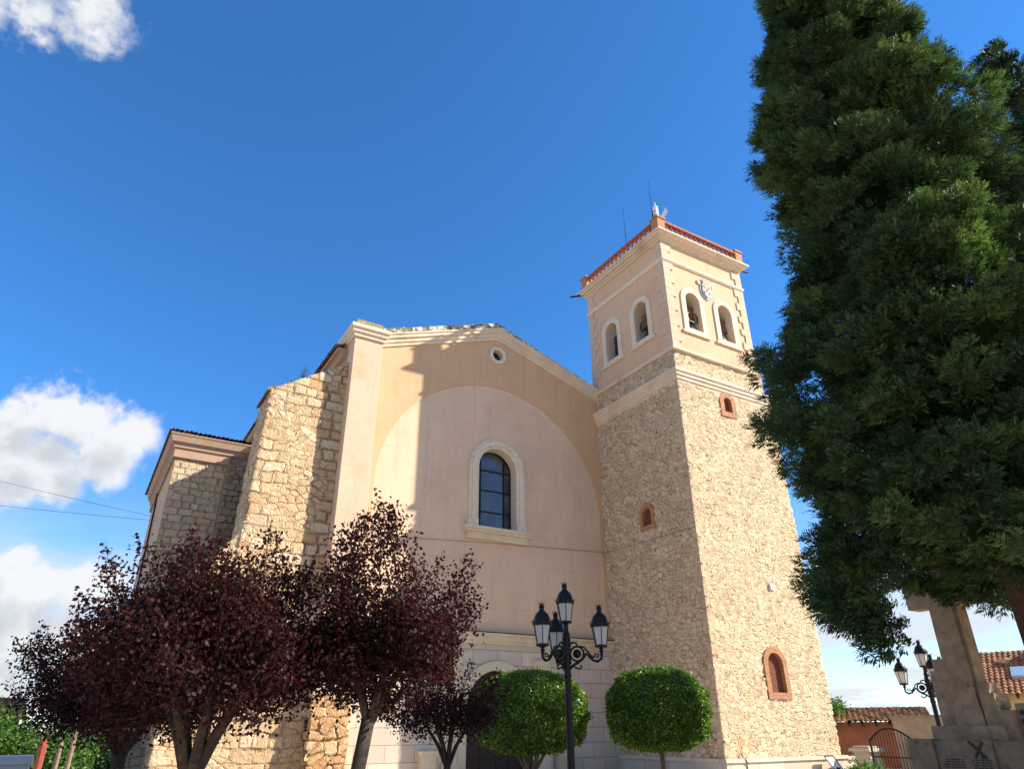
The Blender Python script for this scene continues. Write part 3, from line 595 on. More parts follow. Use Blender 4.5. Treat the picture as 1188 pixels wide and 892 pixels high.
# balustrade: rails, corner pedestals, balusters
bs = MB()
def rail(x0, x1, y0, y1): bs.box(x0, x1, y0, y1, 24.27, 24.38).box(x0-.01, x1+.01, y0-.01, y1+.01, 24.90, 25.03)
px0, px1, py0, py1 = bx0-.22, bx1+.22, by0-.22, by1+.22
rail(px0+.2, px1-.2, py0-.02, py0+.22); rail(px0+.2, px1-.2, py1-.22, py1+.02); rail(px0-.02, px0+.22, py0+.24, py1-.24); rail(px1-.22, px1+.02, py0+.24, py1-.24)
bal = build('balustrade_rail', bs, M['terracotta'], tower)
for x in (px0, px1-.42):
    for y in (py0, py1-.42):
        m = MB().box(x-.04, x+.46, y-.04, y+.46, 24.26, 25.08).box(x-.09, x+.51, y-.09, y+.51, 25.08, 25.17); build('corner_pedestal', m, M['pedestal_brick'], tower)
bprof = [(.07, 0), (.07, .05), (.045, .08), (.085, .20), (.08, .25), (.045, .42), (.07, .47), (.07, .53)]
def balusters(n, f):
    for i in range(n):
        x, y = f((i+.5)/n); build('baluster', MB().lathe(bprof, (x, y, 24.375), 8), M['terracotta'], bal, True)
balusters(15, lambda t: (px0+.50+(px1-px0-1.0)*t, py0+.10)); balusters(16, lambda t: (px0+.10, py0+.50+(py1-py0-1.0)*t))
balusters(15, lambda t: (px0+.50+(px1-px0-1.0)*t, py1-.10)); balusters(16, lambda t: (px1-.10, py0+.50+(py1-py0-1.0)*t))
for (x, y, dx, dy) in ((bx0, by1, -1, 1), (bx1, by0, 1, -.1), (bx1, by1, 1, 1)):
    build('water_spout', MB().tube([(x-dx*.1, y-dy*.1, 24.05), (x+dx*.5, y+dy*.5, 24.07), (x+dx*.74, y+dy*.74, 24.09)], [.05, .05, .045], 8), M['rusty_iron'], tower)
# coat of arms between the front windows
sx, sz = 23.70, 21.68
shp = [(-.30, .36), (.30, .36), (.33, -.05), (.24, -.32), (0, -.50), (-.24, -.32), (-.33, -.05)]
co = build('coat_of_arms', MB().plate([(sx+a*1.35, sz+b*1.15-.03) for a, b in shp], [], FX, by0-.05, by0+.02), M['shield_blue'], tower)
build('shield', MB().plate([(sx+a*.92, sz+b*.9) for a, b in shp], [], FX, by0-.11, by0-.04), M['shield_white'], co)
cm = MB()
for i in (-1, 0, 1):
    for j in (-1, 0, 1):
        if (i+j) % 2 == 0: cm.box(sx+i*.15-.055, sx+i*.15+.055, by0-.135, by0-.105, sz+j*.17-.07, sz+j*.17+.06)
build('shield_charge', cm, M['shield_gold'], co)
cr = MB().box(sx-.22, sx+.22, by0-.12, by0+.01, sz+.37, sz+.47)
for q in (-.2, -.1, 0, .1, .2): cr.lathe([(.05, 0), (.065, .10), (.02, .20)], (sx+q, by0-.06, sz+.47), 8)
build('crown', cr, M['shield_white'], co)
for s in (-1, 1): build('scroll', MB().plate([(sx+s*.38, sz+.40), (sx+s*.60, sz+.46), (sx+s*.56, sz+.30), (sx+s*.46, sz+.24)], [], FX, by0-.08, by0+.01), M['shield_white'], co)
# brick framed slits
def brick_slit(c, zb, zs, half, fr, to3, d, rev=.22):
    o = build('slit_window', MB().plate(arch_pts(c-half-fr, c+half+fr, zb-fr, zs, 18), [arch_pts(c-half, c+half, zb, zs, 18)], to3, d-.085, d+.16), M['red_brick'], tower)
    i = build('brick_infill', MB().plate(arch_pts(c-half-.02, c+half+.02, zb-.02, zs, 18), [], to3, d+.10, d+.14), M['infill_brick'], o)
    return o
brick_slit(23.85, 14.84, 15.35, .25, .26, FX, 20.0); brick_slit(24.18, 2.84, 3.88, .43, .24, FX, 20.0); brick_slit(22.82, 9.72, 10.22, .29, .20, SX, 20.80)
build('wall_plate', MB().box(24.62, 24.88, 19.88, 19.96, 6.80, 7.06).box(24.72, 24.80, 19.86, 19.885, 6.88, 6.95), M['white_paint'], tower)
build('conduit', MB().tube([(20.77, 20.5, 1.55), (20.77, 20.5, 1.22), (20.75, 19.95, 1.2), (21.35, 19.96, 1.12), (21.5, 19.96, .9), (21.6, 19.90, .64), (21.62, 19.81, .60), (21.68, 19.81, .5), (21.70, 19.86, .42), (21.72, 19.86, 0)], .018, 6), M['cable_grey'], tower)
# bells
def bell(x, y, z, axis, r, mat, label, arms=True, dirn=1):
    t = thing('church_bell', label, 'bell', (x, y, z), 'bells in the belfry arches')
    P = [(r, 0), (r*.97, .04), (r*.80, .16), (r*.66, .34), (r*.58, .52), (r*.50, .62), (r*.30, .68), (.02, .70)]
    b = build('bell_body', MB().lathe(P, (x, y, z), 24), M[mat], t, True)
    build('clapper', MB().tube([(x, y, z+.35), (x+.03, y, z-.02)], [.018, .02], 6).lathe([(.02, -.05), (.05, 0), (.02, .06)], (x+.03, y, z-.03), 8), M['rusty_iron'], b)
    dx, dy = (1, 0) if axis == 'x' else (0, 1)
    def bxx(m, l, w, a, c): return m.box(x-l*dx-w*dy, x+l*dx+w*dy, y-l*dy-w*dx, y+l*dy+w*dx, a, c)
    ym = MB(); bxx(ym, .40, .12, z+.70, z+.90); bxx(ym, .26, .11, z+.90, z+1.35); bxx(ym, .32, .12, z+1.35, z+1.5)
    build('yoke', ym, M['yoke_wood'], t)
    if arms:
        am = MB()
        for s in (-1, 1):
            pts = []
            for i in range(13):
                a = PI*1.25*i/12; pts.append((s*(.10+.20*math.sin(a)*1.15), .95-.62*(i/12)+.10*math.sin(a*2)))
            am.tube([(x+dx*0+dy*u-dx*.0, y+dy*0+dx*u*dirn-.0, z+v) if False else (x+dx*u-dy*.28, y+dy*u-dx*.28, z+v) for u, v in pts], .035, 6)
        build('yoke_strap', am, M['iron'], t)
    build('axle', MB().tube([(x-.44*dx, y-.44*dy, z+.80), (x+.44*dx, y+.44*dy, z+.80)], .03, 8), M['rusty_iron'], t)
bell(22.62, 20.50, 19.12, 'x', .33, 'bronze_dark', 'dark bell with curled iron straps in the left front arch of the belfry')
bell(24.84, 20.50, 19.08, 'x', .33, 'bronze_green', 'green patinated bell without straps in the right front arch of the belfry', False)
bell(21.32, 21.94, 19.12, 'y', .33, 'bronze_dark', 'dark bell with curled iron straps in the shaded side arch nearest the tower corner')
sp = thing('loudspeaker_stack', 'black stacked loudspeaker boxes in the far shaded side arch of the belfry', 'loudspeaker', (21.3, 24.3, 18.96))
for k in range(3):
    z = 18.98+k*.5
    sb = build('speaker_box', MB().box(21.12, 21.5, 24.02, 24.50, z, z+.46, .02), M['black_plastic'], sp)
    build('speaker_cone', MB().lathe([(.17, 0), (.15, .02), (.05, .05)], (0, 0, 0), 16), M['iron'], sb).matrix_local = Matrix.Translation(Vector((21.11, 24.26, z+.23))-base_of(sp)) @ Matrix.Rotation(R(-90), 4, 'Y') @ Matrix.Translation(base_of(sb))
# antennas on the roof
def whip(x, y, z0, h, label, lean=0):
    t = thing('whip_antenna', label, 'antenna', (x, y, z0), 'antennas on the tower roof')
    build('rod', MB().tube([(x, y, z0+.6), (x+lean*.5, y, z0+h*.6), (x+lean, y, z0+h)], [.022, .016, .008], 6), M['iron'], t); build('mount', MB().tube([(x, y, z0), (x, y, z0+.9)], .03, 8), M['galvanised'], t)
whip(21.15, 20.60, 24.2, 4.2, 'tall dark whip antenna behind the front corner of the tower roof')
whip(21.18, 22.85, 24.2, 4.0, 'thin pale whip antenna further back along the tower balustrade')
t = thing('panel_antenna', 'white cylindrical panel antenna on a short mast at the tower corner', 'antenna', (21.25, 20.45, 25.6), 'antennas on the tower roof')
build('mast', MB().tube([(21.25, 20.45, 25.2), (21.25, 20.45, 26.75)], .03, 8), M['galvanised'], t); build('radome', MB().lathe([(.09, 0), (.14, .03), (.14, .72), (.06, .78)], (21.25, 20.45, 25.72), 12), M['white_paint'], t)
build('junction_box', MB().box(21.02, 21.16, 20.40, 20.52, 25.62, 25.90).tube([(21.09, 20.46, 25.9), (21.0, 20.5, 26.05), (21.1, 20.4, 26.1), (21.2, 20.45, 25.95)], .02, 6), M['black_plastic'], t)
t = thing('yagi_antenna', 'pale comb antenna leaning outwards beside the white panel antenna', 'antenna', (21.42, 20.40, 25.6), 'antennas on the tower roof')
build('boom', MB().tube([(21.35, 20.40, 25.30), (21.90, 20.28, 26.45)], .022, 6), M['galvanised'], t)
em = MB()
for k in range(9):
    q = Vector((21.50, 20.37, 25.62)).lerp(Vector((21.90, 20.28, 26.45)), k/8); em.tube([q+Vector((-.12, -.05, .06)), q+Vector((.12, .05, -.06))], .018, 5)
build('element', em, M['white_paint'], t)

# ------------------------------------------------------------------ street lamps
def street_lamp(px, py, z0, H, az, base_rot, label):
    t = thing('street_lamp', label, 'street lamp', (px, py, z0), 'cast iron street lamps')
    rt = Vector((math.cos(az), -math.sin(az), 0)); near = Vector((-math.sin(az), -math.cos(az), 0))
    zt = H-.66-z0        # pole top above base
    zj = zt-.60
    P = [(.16, 0), (.16, .12), (.12, .18), (.12, .55), (.14, .60), (.10, .70), (.075, .95), (.070, 1.0), (.060, zj-.35), (.075, zj-.30), (.062, zj-.24), (.058, zj+.35), (.075, zj+.40), (.050, zj+.46), (.045, zt-.03), (.08, zt)]
    build('pole', MB().lathe(P, (px, py, z0), 16), M['iron'], t, False)
    def lantern(cx, cy, zb, k_=.90):
        def fit(m):      # one pattern, cast at the lamp's own size
            m.v = [(cx+(x-cx)*k_, cy+(y-cy)*k_, zb+(z-zb)*k_) for x, y, z in m.v]; return m
        l = build('lantern', fit(MB().lathe([(.03, -.13), (.045, -.10), (.03, -.06), (.06, -.04), (.135, -.02), (.135, .0), (.11, .02)], (cx, cy, zb), 12)), M['iron'], t)
        build('lantern_glass', fit(MB().lathe([(.112, .012), (.172, .37)], (cx, cy, zb), 6)), M['lamp_glass'], l)
        f = MB()
        for k in range(6):
            a = 2*PI*k/6; f.tube([(cx+.118*math.cos(a), cy+.118*math.sin(a), zb), (cx+.178*math.cos(a), cy+.178*math.sin(a), zb+.37)], .009, 4)
        build('lantern_frame', fit(f), M['iron'], l)
        cap = MB().lathe([(.185, .36), (.20, .38), (.20, .42), (.175, .43), (.165, .50), (.13, .58), (.075, .63), (.05, .66), (.05, .70), (.065, .72), (.045, .74), (.055, .77)], (cx, cy, zb), 18)
        for k in range(12):
            a = 2*PI*k/12; cap.add([(cx+.195*math.cos(a-.16), cy+.195*math.sin(a-.16), zb+.40), (cx+.195*math.cos(a+.16), cy+.195*math.sin(a+.16), zb+.40), (cx+.225*math.cos(a), cy+.225*math.sin(a), zb+.47), (cx+.17*math.cos(a), cy+.17*math.sin(a), zb+.41)], [(0, 1, 2), (1, 3, 2), (3, 0, 2)])
        for k in range(6):
            a = 2*PI*k/6; cap.add([(cx+.05*math.cos(a-.4), cy+.05*math.sin(a-.4), zb+.76), (cx+.05*math.cos(a+.4), cy+.05*math.sin(a+.4), zb+.76), (cx+.075*math.cos(a), cy+.075*math.sin(a), zb+.82), (cx+.03*math.cos(a), cy+.03*math.sin(a), zb+.76)], [(0, 1, 2), (1, 3, 2), (3, 0, 2)])
        smooth_by_angle(build('lantern_cap', fit(cap), M['iron'], l), 30)
    lantern(px, py, H-.64)
    for a in (base_rot, base_rot+120, base_rot+240):
        d = rt*math.cos(R(a))+near*math.sin(R(a)); up = Vector((0, 0, 1)); o = Vector((px, py, z0+zj)); m = MB()
        Q = lambda u, v: o+d*u+up*v
        m.tube([Q(.19+.125*math.cos(R(q)), .06+.125*math.sin(R(q))) for q in range(0, 361, 20)], .020, 6)
        m.tube([Q(.19, .06)-near.cross(up)*0-d.cross(up)*.02, Q(.19, .06)+d.cross(up)*.02], .075, 14)
        S = [(.04, -.20), (.10, -.14), (.20, -.09), (.30, -.02), (.36, .06), (.42, .0), (.48, -.06), (.57, -.08), (.64, -.03), (.64, .06)]
        m.tube([Q(u, v) for u, v in S], [.022, .024, .026, .026, .024, .022, .022, .026, .026, .03], 7)
        m.tube([Q(.06, .22), Q(.12, .26), Q(.18, .24), Q(.20, .20), Q(.16, .18)], .018, 6); m.tube([Q(.22, .19), Q(.32, .17), Q(.38, .10), Q(.44, .02), Q(.50, -.02)], .016, 6)
        m.tube([Q(.10, -.14), Q(.17, -.18), Q(.24, -.20), Q(.27, -.16), Q(.23, -.14)], .016, 6); m.tube([Q(.50, .0), Q(.53, .05), Q(.58, .04), Q(.57, -.01), Q(.53, -.01)], .014, 6)
        m.tube([Q(.05, -.12), Q(.05, .34)], .03, 6)
        build('bracket', m, M['iron'], t, True)
        e = Q(.64, .18); lantern(e.x, e.y, e.z)
street_lamp(7.77, 11.04, 0, 4.03, R(35.2), 12, 'black iron four lantern street lamp in front of the two clipped round trees')
street_lamp(24.3*math.sin(R(60.0)), 24.3*math.cos(R(60.0)), 0, 3.80, R(60), -48, 'black iron street lamp partly hidden behind the stone monument')

# ------------------------------------------------------------------ leaves and trees
def rand_dirs(n):
    v = rng.normal(size=(n, 3)); return v/np.linalg.norm(v, axis=1, keepdims=True)
def leaf_quads(P, L, W, N=None, spread=1.0, droop=0.):
    """diamond leaves at P; N: preferred normals"""
    n = len(P); a = rand_dirs(n); a[:, 2] -= droop; a /= np.linalg.norm(a, axis=1, keepdims=True); b = rand_dirs(n)
    if N is not None:
        nn = N+spread*rng.normal(size=(n, 3))*.6; nn /= np.linalg.norm(nn, axis=1, keepdims=True); a = np.cross(nn, a); a /= np.linalg.norm(a, axis=1, keepdims=True)+1e-9; b = np.cross(nn, a)
    else:
        b = np.cross(a, b); b /= np.linalg.norm(b, axis=1, keepdims=True)+1e-9
    s = rng.uniform(.65, 1.25, (n, 1)); a = a*L*s*.5; b = b*W*s*.5; c = np.cross(a, b); c = c/(np.linalg.norm(c, axis=1, keepdims=True)+1e-9)*W*.18
    return np.stack([P-a, P+b+c-a*.1, P+a, P-b+c-a*.1], 1)
def plum_tree(az, d, zc0, zc1, rx, label, lean=0., nb=70, per=330, fork=1.25, tr=.12, seed=1, up=.75, zoff=(0, 0), fill=1.0):
    rg = random.Random(seed); x, y = d*math.sin(R(az)), d*math.cos(R(az))
    t = thing('purple_plum_tree', label, 'tree', (x, y, 0), 'purple leaved plum trees'); wood = MB(); F = Vector((x+lean*.5, y, fork))
    wood.tube([(x, y, -.02), (x+lean*.15, y+.02, fork*.5), F], [tr*1.25, tr, tr*.95], 10)
    tips = []; cz = zc0+(zc1-zc0)*.42; hz0 = cz-zc0; hz1 = zc1-cz
    mains = []
    for k in range(7):
        a = 2*PI*k/7+rg.uniform(-.3, .3); q = Vector((x+zoff[0]+math.cos(a)*rx*.5, y+zoff[1]+math.sin(a)*rx*.5, cz+hz1*rg.uniform(.0, .35))); mid = F.lerp(q, .5)+Vector((math.cos(a)*.06, math.sin(a)*.06, -.06))
        wood.tube([F-Vector((0, 0, .12)), F.lerp(mid, .5), mid, q], [tr*.62, tr*.5, tr*.38, tr*.2], 7); mains.append((F, mid, q))
    P = []; T = []
    for k in range(nb):
        a = rg.uniform(0, 2*PI); e = math.asin(rg.uniform(-.85, 1)); rr = rg.uniform(.72, 1.06) if k % 3 else rg.uniform(.3, .8)
        q = Vector((x+zoff[0]+math.cos(a)*math.cos(e)*rx*rr, y+zoff[1]+math.sin(a)*math.cos(e)*rx*rr, cz+(math.sin(e)*(hz1 if e > 0 else hz0))*rr))
        f, mid, e2 = min(mains, key=lambda m: (m[1].lerp(m[2], .6)-q).length); s = mid.lerp(e2, rg.uniform(0, .9))
        bend = s.lerp(q, .5)+Vector((0, 0, -.08)); wood.tube([s, bend, q], [tr*.16, tr*.10, .004], 5)
        nl = int(1.25*per*rg.uniform(.5, 1.35)*fill); tt = rng.beta(1.7, 1.1, nl)[:, None]*1.04; S, B, Q = (np.array(v)[None] for v in (s, bend, q))
        pts = (1-tt)**2*S+2*(1-tt)*tt*B+tt**2*Q; sg = (.07+.10*np.sin(np.clip(tt, 0, 1)*PI))*rx/1.1
        P.append(pts+np.clip(rng.normal(size=(nl, 3)), -1.7, 1.7)*sg); T.append(np.clip(rng.normal(.38, .22, nl)+rg.uniform(-.12, .16), 0, 1))
        # loose shoot past the outline
        if rg.random() < .55:
            dd = (q-bend).normalized()+Vector((0, 0, up*.5)); sh = q+dd*rg.uniform(.12, .30); wood.tube([q, sh], [.005, .002], 4); m = int(30*fill); tt = rng.random((m, 1)); P.append(np.array(q)*(1-tt)+np.array(sh)*tt+rng.normal(size=(m, 3))*.03); T.append(np.clip(rng.normal(.5, .2, m), 0, 1))
    P = np.concatenate(P); T = np.concatenate(T)
    build('trunk', wood, M['bark'], t, True); quads_np('crown', leaf_quads(P, .053, .035, droop=.5), M['plum_leaf'], t, T)
plum_tree(19.1, 8.6, 1.70, 4.12, 1.16, 'tall purple plum tree before the sunlit left edge of the church front', .35, 80, 330, 1.75, .080, 3, 1.0, (.28, .1))
plum_tree(8.4, 8.6, 1.52, 3.72, 1.40, 'broad purple plum tree with several stems before the stone buttress', .05, 95, 400, 1.2, .10, 5)
plum_tree(4.1, 13.6, 1.45, 3.5, 1.66, 'spreading purple plum tree at the left end of the row', .0, 120, 380, 1.35, .10, 8)
plum_tree(26.0, 12.8, 1.45, 2.70, 1.05, 'small thin purple plum tree overlapping the left clipped tree', .05, 60, 95, 1.15, .06, 12)
def topiary(az, d, zb, zt, rx, label, seed, fork=True):
    x, y = d*math.sin(R(az)), d*math.cos(R(az)); rg = random.Random(seed)
    t = thing('clipped_tree', label, 'tree', (x, y, 0), 'clipped topiary trees'); n = 27000; u = rand_dirs(n)
    # flat-bottomed rounded barrel
    ex = 3.6; r = (np.abs(u[:, 0])**ex+np.abs(u[:, 1])**ex+np.abs(u[:, 2])**ex)**(-1/ex)
    az_ = np.arctan2(u[:, 1], u[:, 0]); wob = 1+.025*np.sin(3*az_+seed)+.025*np.sin(5*u[:, 2]*3+az_*4)+.03*np.sin(13*u[:, 0]+2*seed)*np.sin(12*u[:, 1]+1)*np.sin(14*u[:, 2])
    sh = 1-np.abs(rng.normal(0, .085, n)); hz = (zt-zb)/2
    topk = np.where(u[:, 2] > 0, 1.0, 1.0)
    P = u*(r*sh*wob)[:, None]; rho = np.hypot(P[:, 0], P[:, 1]); taper = np.where(P[:, 2] > 0, 1-.13*np.clip(P[:, 2], 0, 1)**2, 1-.05*P[:, 2]**2)
    P = np.stack([P[:, 0]*taper*rx, P[:, 1]*taper*rx, P[:, 2]*hz*(1-.10*np.clip(rho, 0, 1.2)**2*(P[:, 2] > 0))], 1)
    P += rng.normal(size=P.shape)*.012; P += np.array([x, y, (zb+zt)/2])
    out = rng.random(n) < .02; P[out] += u[out]*.07
    cl = np.array([math.sin(p[0]*9)*math.sin(p[1]*8)*math.sin(p[2]*9) for p in P])
    T = np.clip(rng.normal(.42, .2, n)+.12*cl, 0, 1)
    quads_np('crown', leaf_quads(P, .070, .048, N=u, spread=2.0), M['box_leaf'], t, T)
    w = MB(); w.tube([(x, y, -.02), (x, y, zb*.55)], [.085, .075] if fork else [.07, .065], 9)
    for k in range(6 if fork else 0):
        a = 2*PI*k/6+.4; w.tube([(x, y, zb*.5), (x+math.cos(a)*.12, y+math.sin(a)*.12, zb*.75), (x+math.cos(a)*rx*.55, y+math.sin(a)*rx*.55, zb+.45)], [.06, .045, .02], 6)
    w.tube([(x, y, zb*.5), (x, y, zb+1)], [.07, .03], 7)
    build('trunk', w, M['pale_bark'], t, True)
topiary(32.2, 17.0, 1.14, 2.80, 1.12, 'clipped round green tree behind the street lamp, before the church door', 2)
topiary(41.75, 17.4, 1.18, 2.84, .99, 'clipped round green tree alone in front of the tower base', 6, False)

def spray_quads(C, A, size, nb=9):
    """flat feathery cypress sprays: axis A, centre C; pinnate narrow blades drooping at the tip"""
    n = len(C); S = rand_dirs(n); S = np.cross(A, S); S /= np.linalg.norm(S, axis=1, keepdims=True)+1e-9; Nn = np.cross(A, S); out = []
    for k in range(nb):
        t = (k+.5)/nb; sd = 1 if k % 2 else -1; base = C+A*(size*(t-.4))[:, None]-np.array([0, 0, 1])*(size*.25*t*t)[:, None]
        ln = size*(.62*(1-t*.75))*rng.uniform(.7, 1.2, n); dirv = A*.75+S*sd*.75+Nn*rng.normal(0, .22, n)[:, None]; dirv /= np.linalg.norm(dirv, axis=1, keepdims=True)
        tip = base+dirv*ln[:, None]-np.array([0, 0, 1])*(ln*.15)[:, None]; w = np.cross(dirv, Nn+rng.normal(size=(n, 3))*.35); w /= np.linalg.norm(w, axis=1, keepdims=True)+1e-9; w = w*(ln*.135)[:, None]; mid = base*.45+tip*.55
        out.append(np.stack([base, mid+w, tip, mid-w], 1))
    return np.stack(out, 1).reshape(-1, 4, 3)
def cypress(x, y, ztop, prof, label, nclump, per, mat, seed, tr=.32, zlow=3.0, lean=(0, 0), bare=0, bough=()):
    rg = np.random.default_rng(seed); t = thing('cypress_tree', label, 'tree', (x, y, 0), 'tall cypress trees')
    zs = np.array([p[0] for p in prof]); rs = np.array([p[1] for p in prof])
    z = rg.uniform(zlow, ztop, nclump*3); rad = np.interp(z, zs, rs); keep = rg.random(len(z)) < rad/rs.max(); z = z[keep][:nclump]; rad = rad[keep][:nclump]; n = len(z)
    th = rg.uniform(0, 2*PI, n); fr = np.where(rg.random(n) < .22, rg.uniform(.0, .6, n), np.clip(1-np.abs(rg.normal(0, .26, n)), .12, 1.0))
    bumpy = 1+.13*np.sin(3*th+z*.9)+.10*np.sin(5*th-z*1.7)
    rr = rad*fr*bumpy; C = np.stack([x+lean[0]*z/ztop+rr*np.cos(th), y+lean[1]*z/ztop+rr*np.sin(th), z], 1); csz = rg.uniform(.32, .62, n)*(0.65+.35*rad/rs.max())
    outd = np.stack([np.cos(th), np.sin(th), np.full(n, .35)], 1)
    if bough:       # a long heavy bough hanging out low on the left
        bp = np.array([(14.2*math.sin(R(a)), 14.2*math.cos(R(a)), 1.6+14.2*sl) for a, sl in bough]); C = np.concatenate([C, bp]); m_ = len(bp)
        csz = np.concatenate([csz, np.full(m_, .50)]); rr = np.concatenate([rr, np.full(m_, 3.)]); dxy = bp[:, :2]-np.array([x, y]); dxy /= np.linalg.norm(dxy, axis=1, keepdims=True); outd = np.concatenate([outd, np.concatenate([dxy, np.full((m_, 1), .1)], 1)]); ct0 = m_; n += m_
    ok = np.ones(n, bool)
    if bare:        # the stem side is bare below this height, the long low bough hangs out to the left
        L_ = (C[:, 0]-x)*-.39+(C[:, 1]-y)*.92; ok = ~((C[:, 2] < 3.7) & (L_ > 2.1) & (np.arange(n) < n-len(bough))) & ~((L_ < 2.1) & (C[:, 2] < np.where(L_ < .2, bare-.65, np.where(L_ < 1.6, bare-.25, bare))))
    C, csz, outd, rr, n = C[ok], csz[ok], outd[ok], rr[ok], int(ok.sum())
    idx = np.repeat(np.arange(n), per); u = rand_dirs(len(idx)); k = rng.random(len(idx))**.45
    P = C[idx]+u*(csz[idx]*k)[:, None]*np.array([1.0, 1.0, .72]); P += outd[idx]*(csz[idx]*.15)[:, None]
    A = outd[idx]*.8+u*.75+np.array([0, 0, .25]); A /= np.linalg.norm(A, axis=1, keepdims=True)
    size = rng.uniform(.18, .36, len(idx)); nb = 11; Q = spray_quads(P, A, size, nb)
    ct = rg.normal(.42, .22, n); tint = np.repeat(np.clip(ct[:len(C)][idx]+rng.normal(0, .12, len(idx)), 0, 1), 1)
    T = np.clip((tint+rng.normal(0, .13, len(tint)))[:, None]+np.linspace(-.12, .22, nb)[None]*0+rng.normal(0, .05, (len(idx), nb)), 0, 1).reshape(-1)
    quads_np('crown', Q, M[mat], t, T)
    w = MB(); w.tube([(x+lean[0]*h/ztop, y+lean[1]*h/ztop, h) for h in (-.05, 1.2, 4, 9, ztop-1)], [tr*1.35, tr, tr*.85, tr*.55, .05], 12)
    for i in range(0, n, max(1, n//60)):
        c = C[i]
        if c[2] < 5.2: continue
        zb = max(3.9, c[2]-.3*rr[i]); x_, y_ = x+lean[0]*zb/ztop, y+lean[1]*zb/ztop; w.tube([(x_, y_, zb), ((x_+c[0])/2, (y_+c[1])/2, (zb+c[2])/2-.1), (x_*.25+c[0]*.75, y_*.25+c[1]*.75, c[2]-.1)], [.06, .035, .012], 5)
    build('trunk', w, M['red_bark'], t, True)
cypress(13.82, 5.80, 22.5, [(2.5, 1.8), (3.2, 2.7), (4.0, 3.0), (5.4, 2.75), (6.5, 3.15), (7.9, 3.2), (9.3, 2.6), (10.8, 2.15), (13.2, 2.2), (15.8, 1.85), (17.5, 1.7), (19.5, 1.1), (21, .8), (22.5, .25)], 'huge dark cypress in front of the tower and above the stone cross', 1350, 88, 'cypress_leaf', 4, zlow=2.7, lean=(-.2, .45), bare=4.15, bough=[(54.9, .160), (55.4, .145), (56, .135), (56.8, .125), (57.6, .115), (58.3, .112), (55.3, .185), (56.5, .17), (57.6, .155), (58.5, .15), (57, .20), (58.6, .19), (58.0, .095), (58.8, .135), (55.8, .22)])
cypress(19.3, 4.1, 19.2, [(3.2, 1.8), (5, 3.0), (9, 3.2), (13, 2.5), (16, 2.0), (18, 1.3), (19.2, .3)], 'second darker cypress behind the huge one at the right edge', 520, 60, 'dark_cypress_leaf', 9, .26, 3.2)
def shrub(name, x, y, z0, rx, h, label, n, mat, L=.09, seed=1, cat='shrub', group=None):
    t = thing(name, label, cat, (x, y, z0), group); rg = np.random.default_rng(seed); m = 26; c = rand_dirs(m)*np.array([rx*.7, rx*.7, h*.36]); c[:, 2] += h*.55
    idx = rg.integers(0, m, n); P = c[idx]+rg.normal(size=(n, 3))*rx*.20; P[:, 2] = np.clip(P[:, 2], .02, None); P += np.array([x, y, z0])
    quads_np('foliage', leaf_quads(P, L, L*.6), M[mat], t, np.clip(rg.normal(.45, .25, n), 0, 1))
    s = MB()
    for i in range(0, m, 3): s.tube([(x, y, z0), tuple(c[i]+np.array([x, y, z0]))], [.03, .008], 5)
    build('stem', s, M['pale_bark'], t)
for i, (x, y, rx, h, lab) in enumerate([(-2.2, 28, 1.5, 2.35, 'leftmost bright green shrub below the orange tiled house'), (.3, 27.5, 1.3, 1.7, 'low green shrub behind the grey cabinet'), (1.1, 30.5, 1.5, 2.3, 'tall leafy shrub behind the two leaning wooden stakes'), (-.9, 30, 1.3, 1.9, 'green shrub under the crown of the leftmost plum tree')]):
    shrub('green_shrub', x, y, 0, rx, h, lab, 5000, 'shrub_leaf', .12, 20+i, 'shrub', 'shrubs at the left edge')
shrub('small_tree', 31.6, 23.0, 0, .75, 3.1, 'small green tree showing beside the right edge of the tower', 5000, 'shrub_leaf', .10, 31, 'tree')
shrub('round_bush', 17.9, 12.55, 0, .62, .66, 'bright green bush in front of the low pillar and iron gate', 4500, 'shrub_leaf', .08, 33)

# ------------------------------------------------------------------ right side: cross monument, gate, houses
CMX, CMY = 16.41, 8.53
mon = thing('stone_cross_monument', 'weathered stone cross monument rising on a stepped base into the cypress', 'monument', (CMX+.3, CMY+.25, 0))
build('shaft', MB().box(CMX, CMX+.52, CMY, CMY+.52, 1.95, 6.1, .02).box(CMX+.07, CMX+.45, CMY-.07, CMY+.01, 1.95, 6.0), M['monument_stone'], mon)
build('cross_arm', MB().box(CMX+.03, CMX+.49, CMY-.72, CMY+1.0, 4.02, 4.55), M['monument_stone'], mon)
build('side_fin', MB().box(CMX+.16, CMX+.46, CMY+.56, CMY+.84, .3, 2.95).box(CMX+.22, CMX+.42, CMY+.84, CMY+.98, .3, 2.72), M['monument_stone'], mon)
build('base_block', MB().box(CMX-.06, CMX+.58, CMY-.06, CMY+.52, 1.40, 1.96, .02).box(CMX-.20, CMX+.80, CMY-.45, CMY+1.05, 0, 1.62, .02), M['monument_stone'], mon)
build('step_buttress', MB().box(CMX-.03, CMX+.54, CMY-.36, CMY-.075, 1.3, 2.22).box(CMX+.02, CMX+.50, CMY-.26, CMY-.078, 2.22, 2.42).box(CMX-.08, CMX+.56, CMY-.62, CMY-.365, 1.0, 1.90), M['monument_stone'], mon)
lv = build('slotted_wing', MB().box(CMX+.12, CMX+.46, CMY-1.22, CMY-.625, .2, 2.02), M['monument_stone'], mon)
sl = MB()
for k in range(4): sl.box(CMX+.08, CMX+.125, CMY-1.14, CMY-.70, 1.30+k*.17, 1.385+k*.17)
build('slot', sl, M['engraved'], lv)
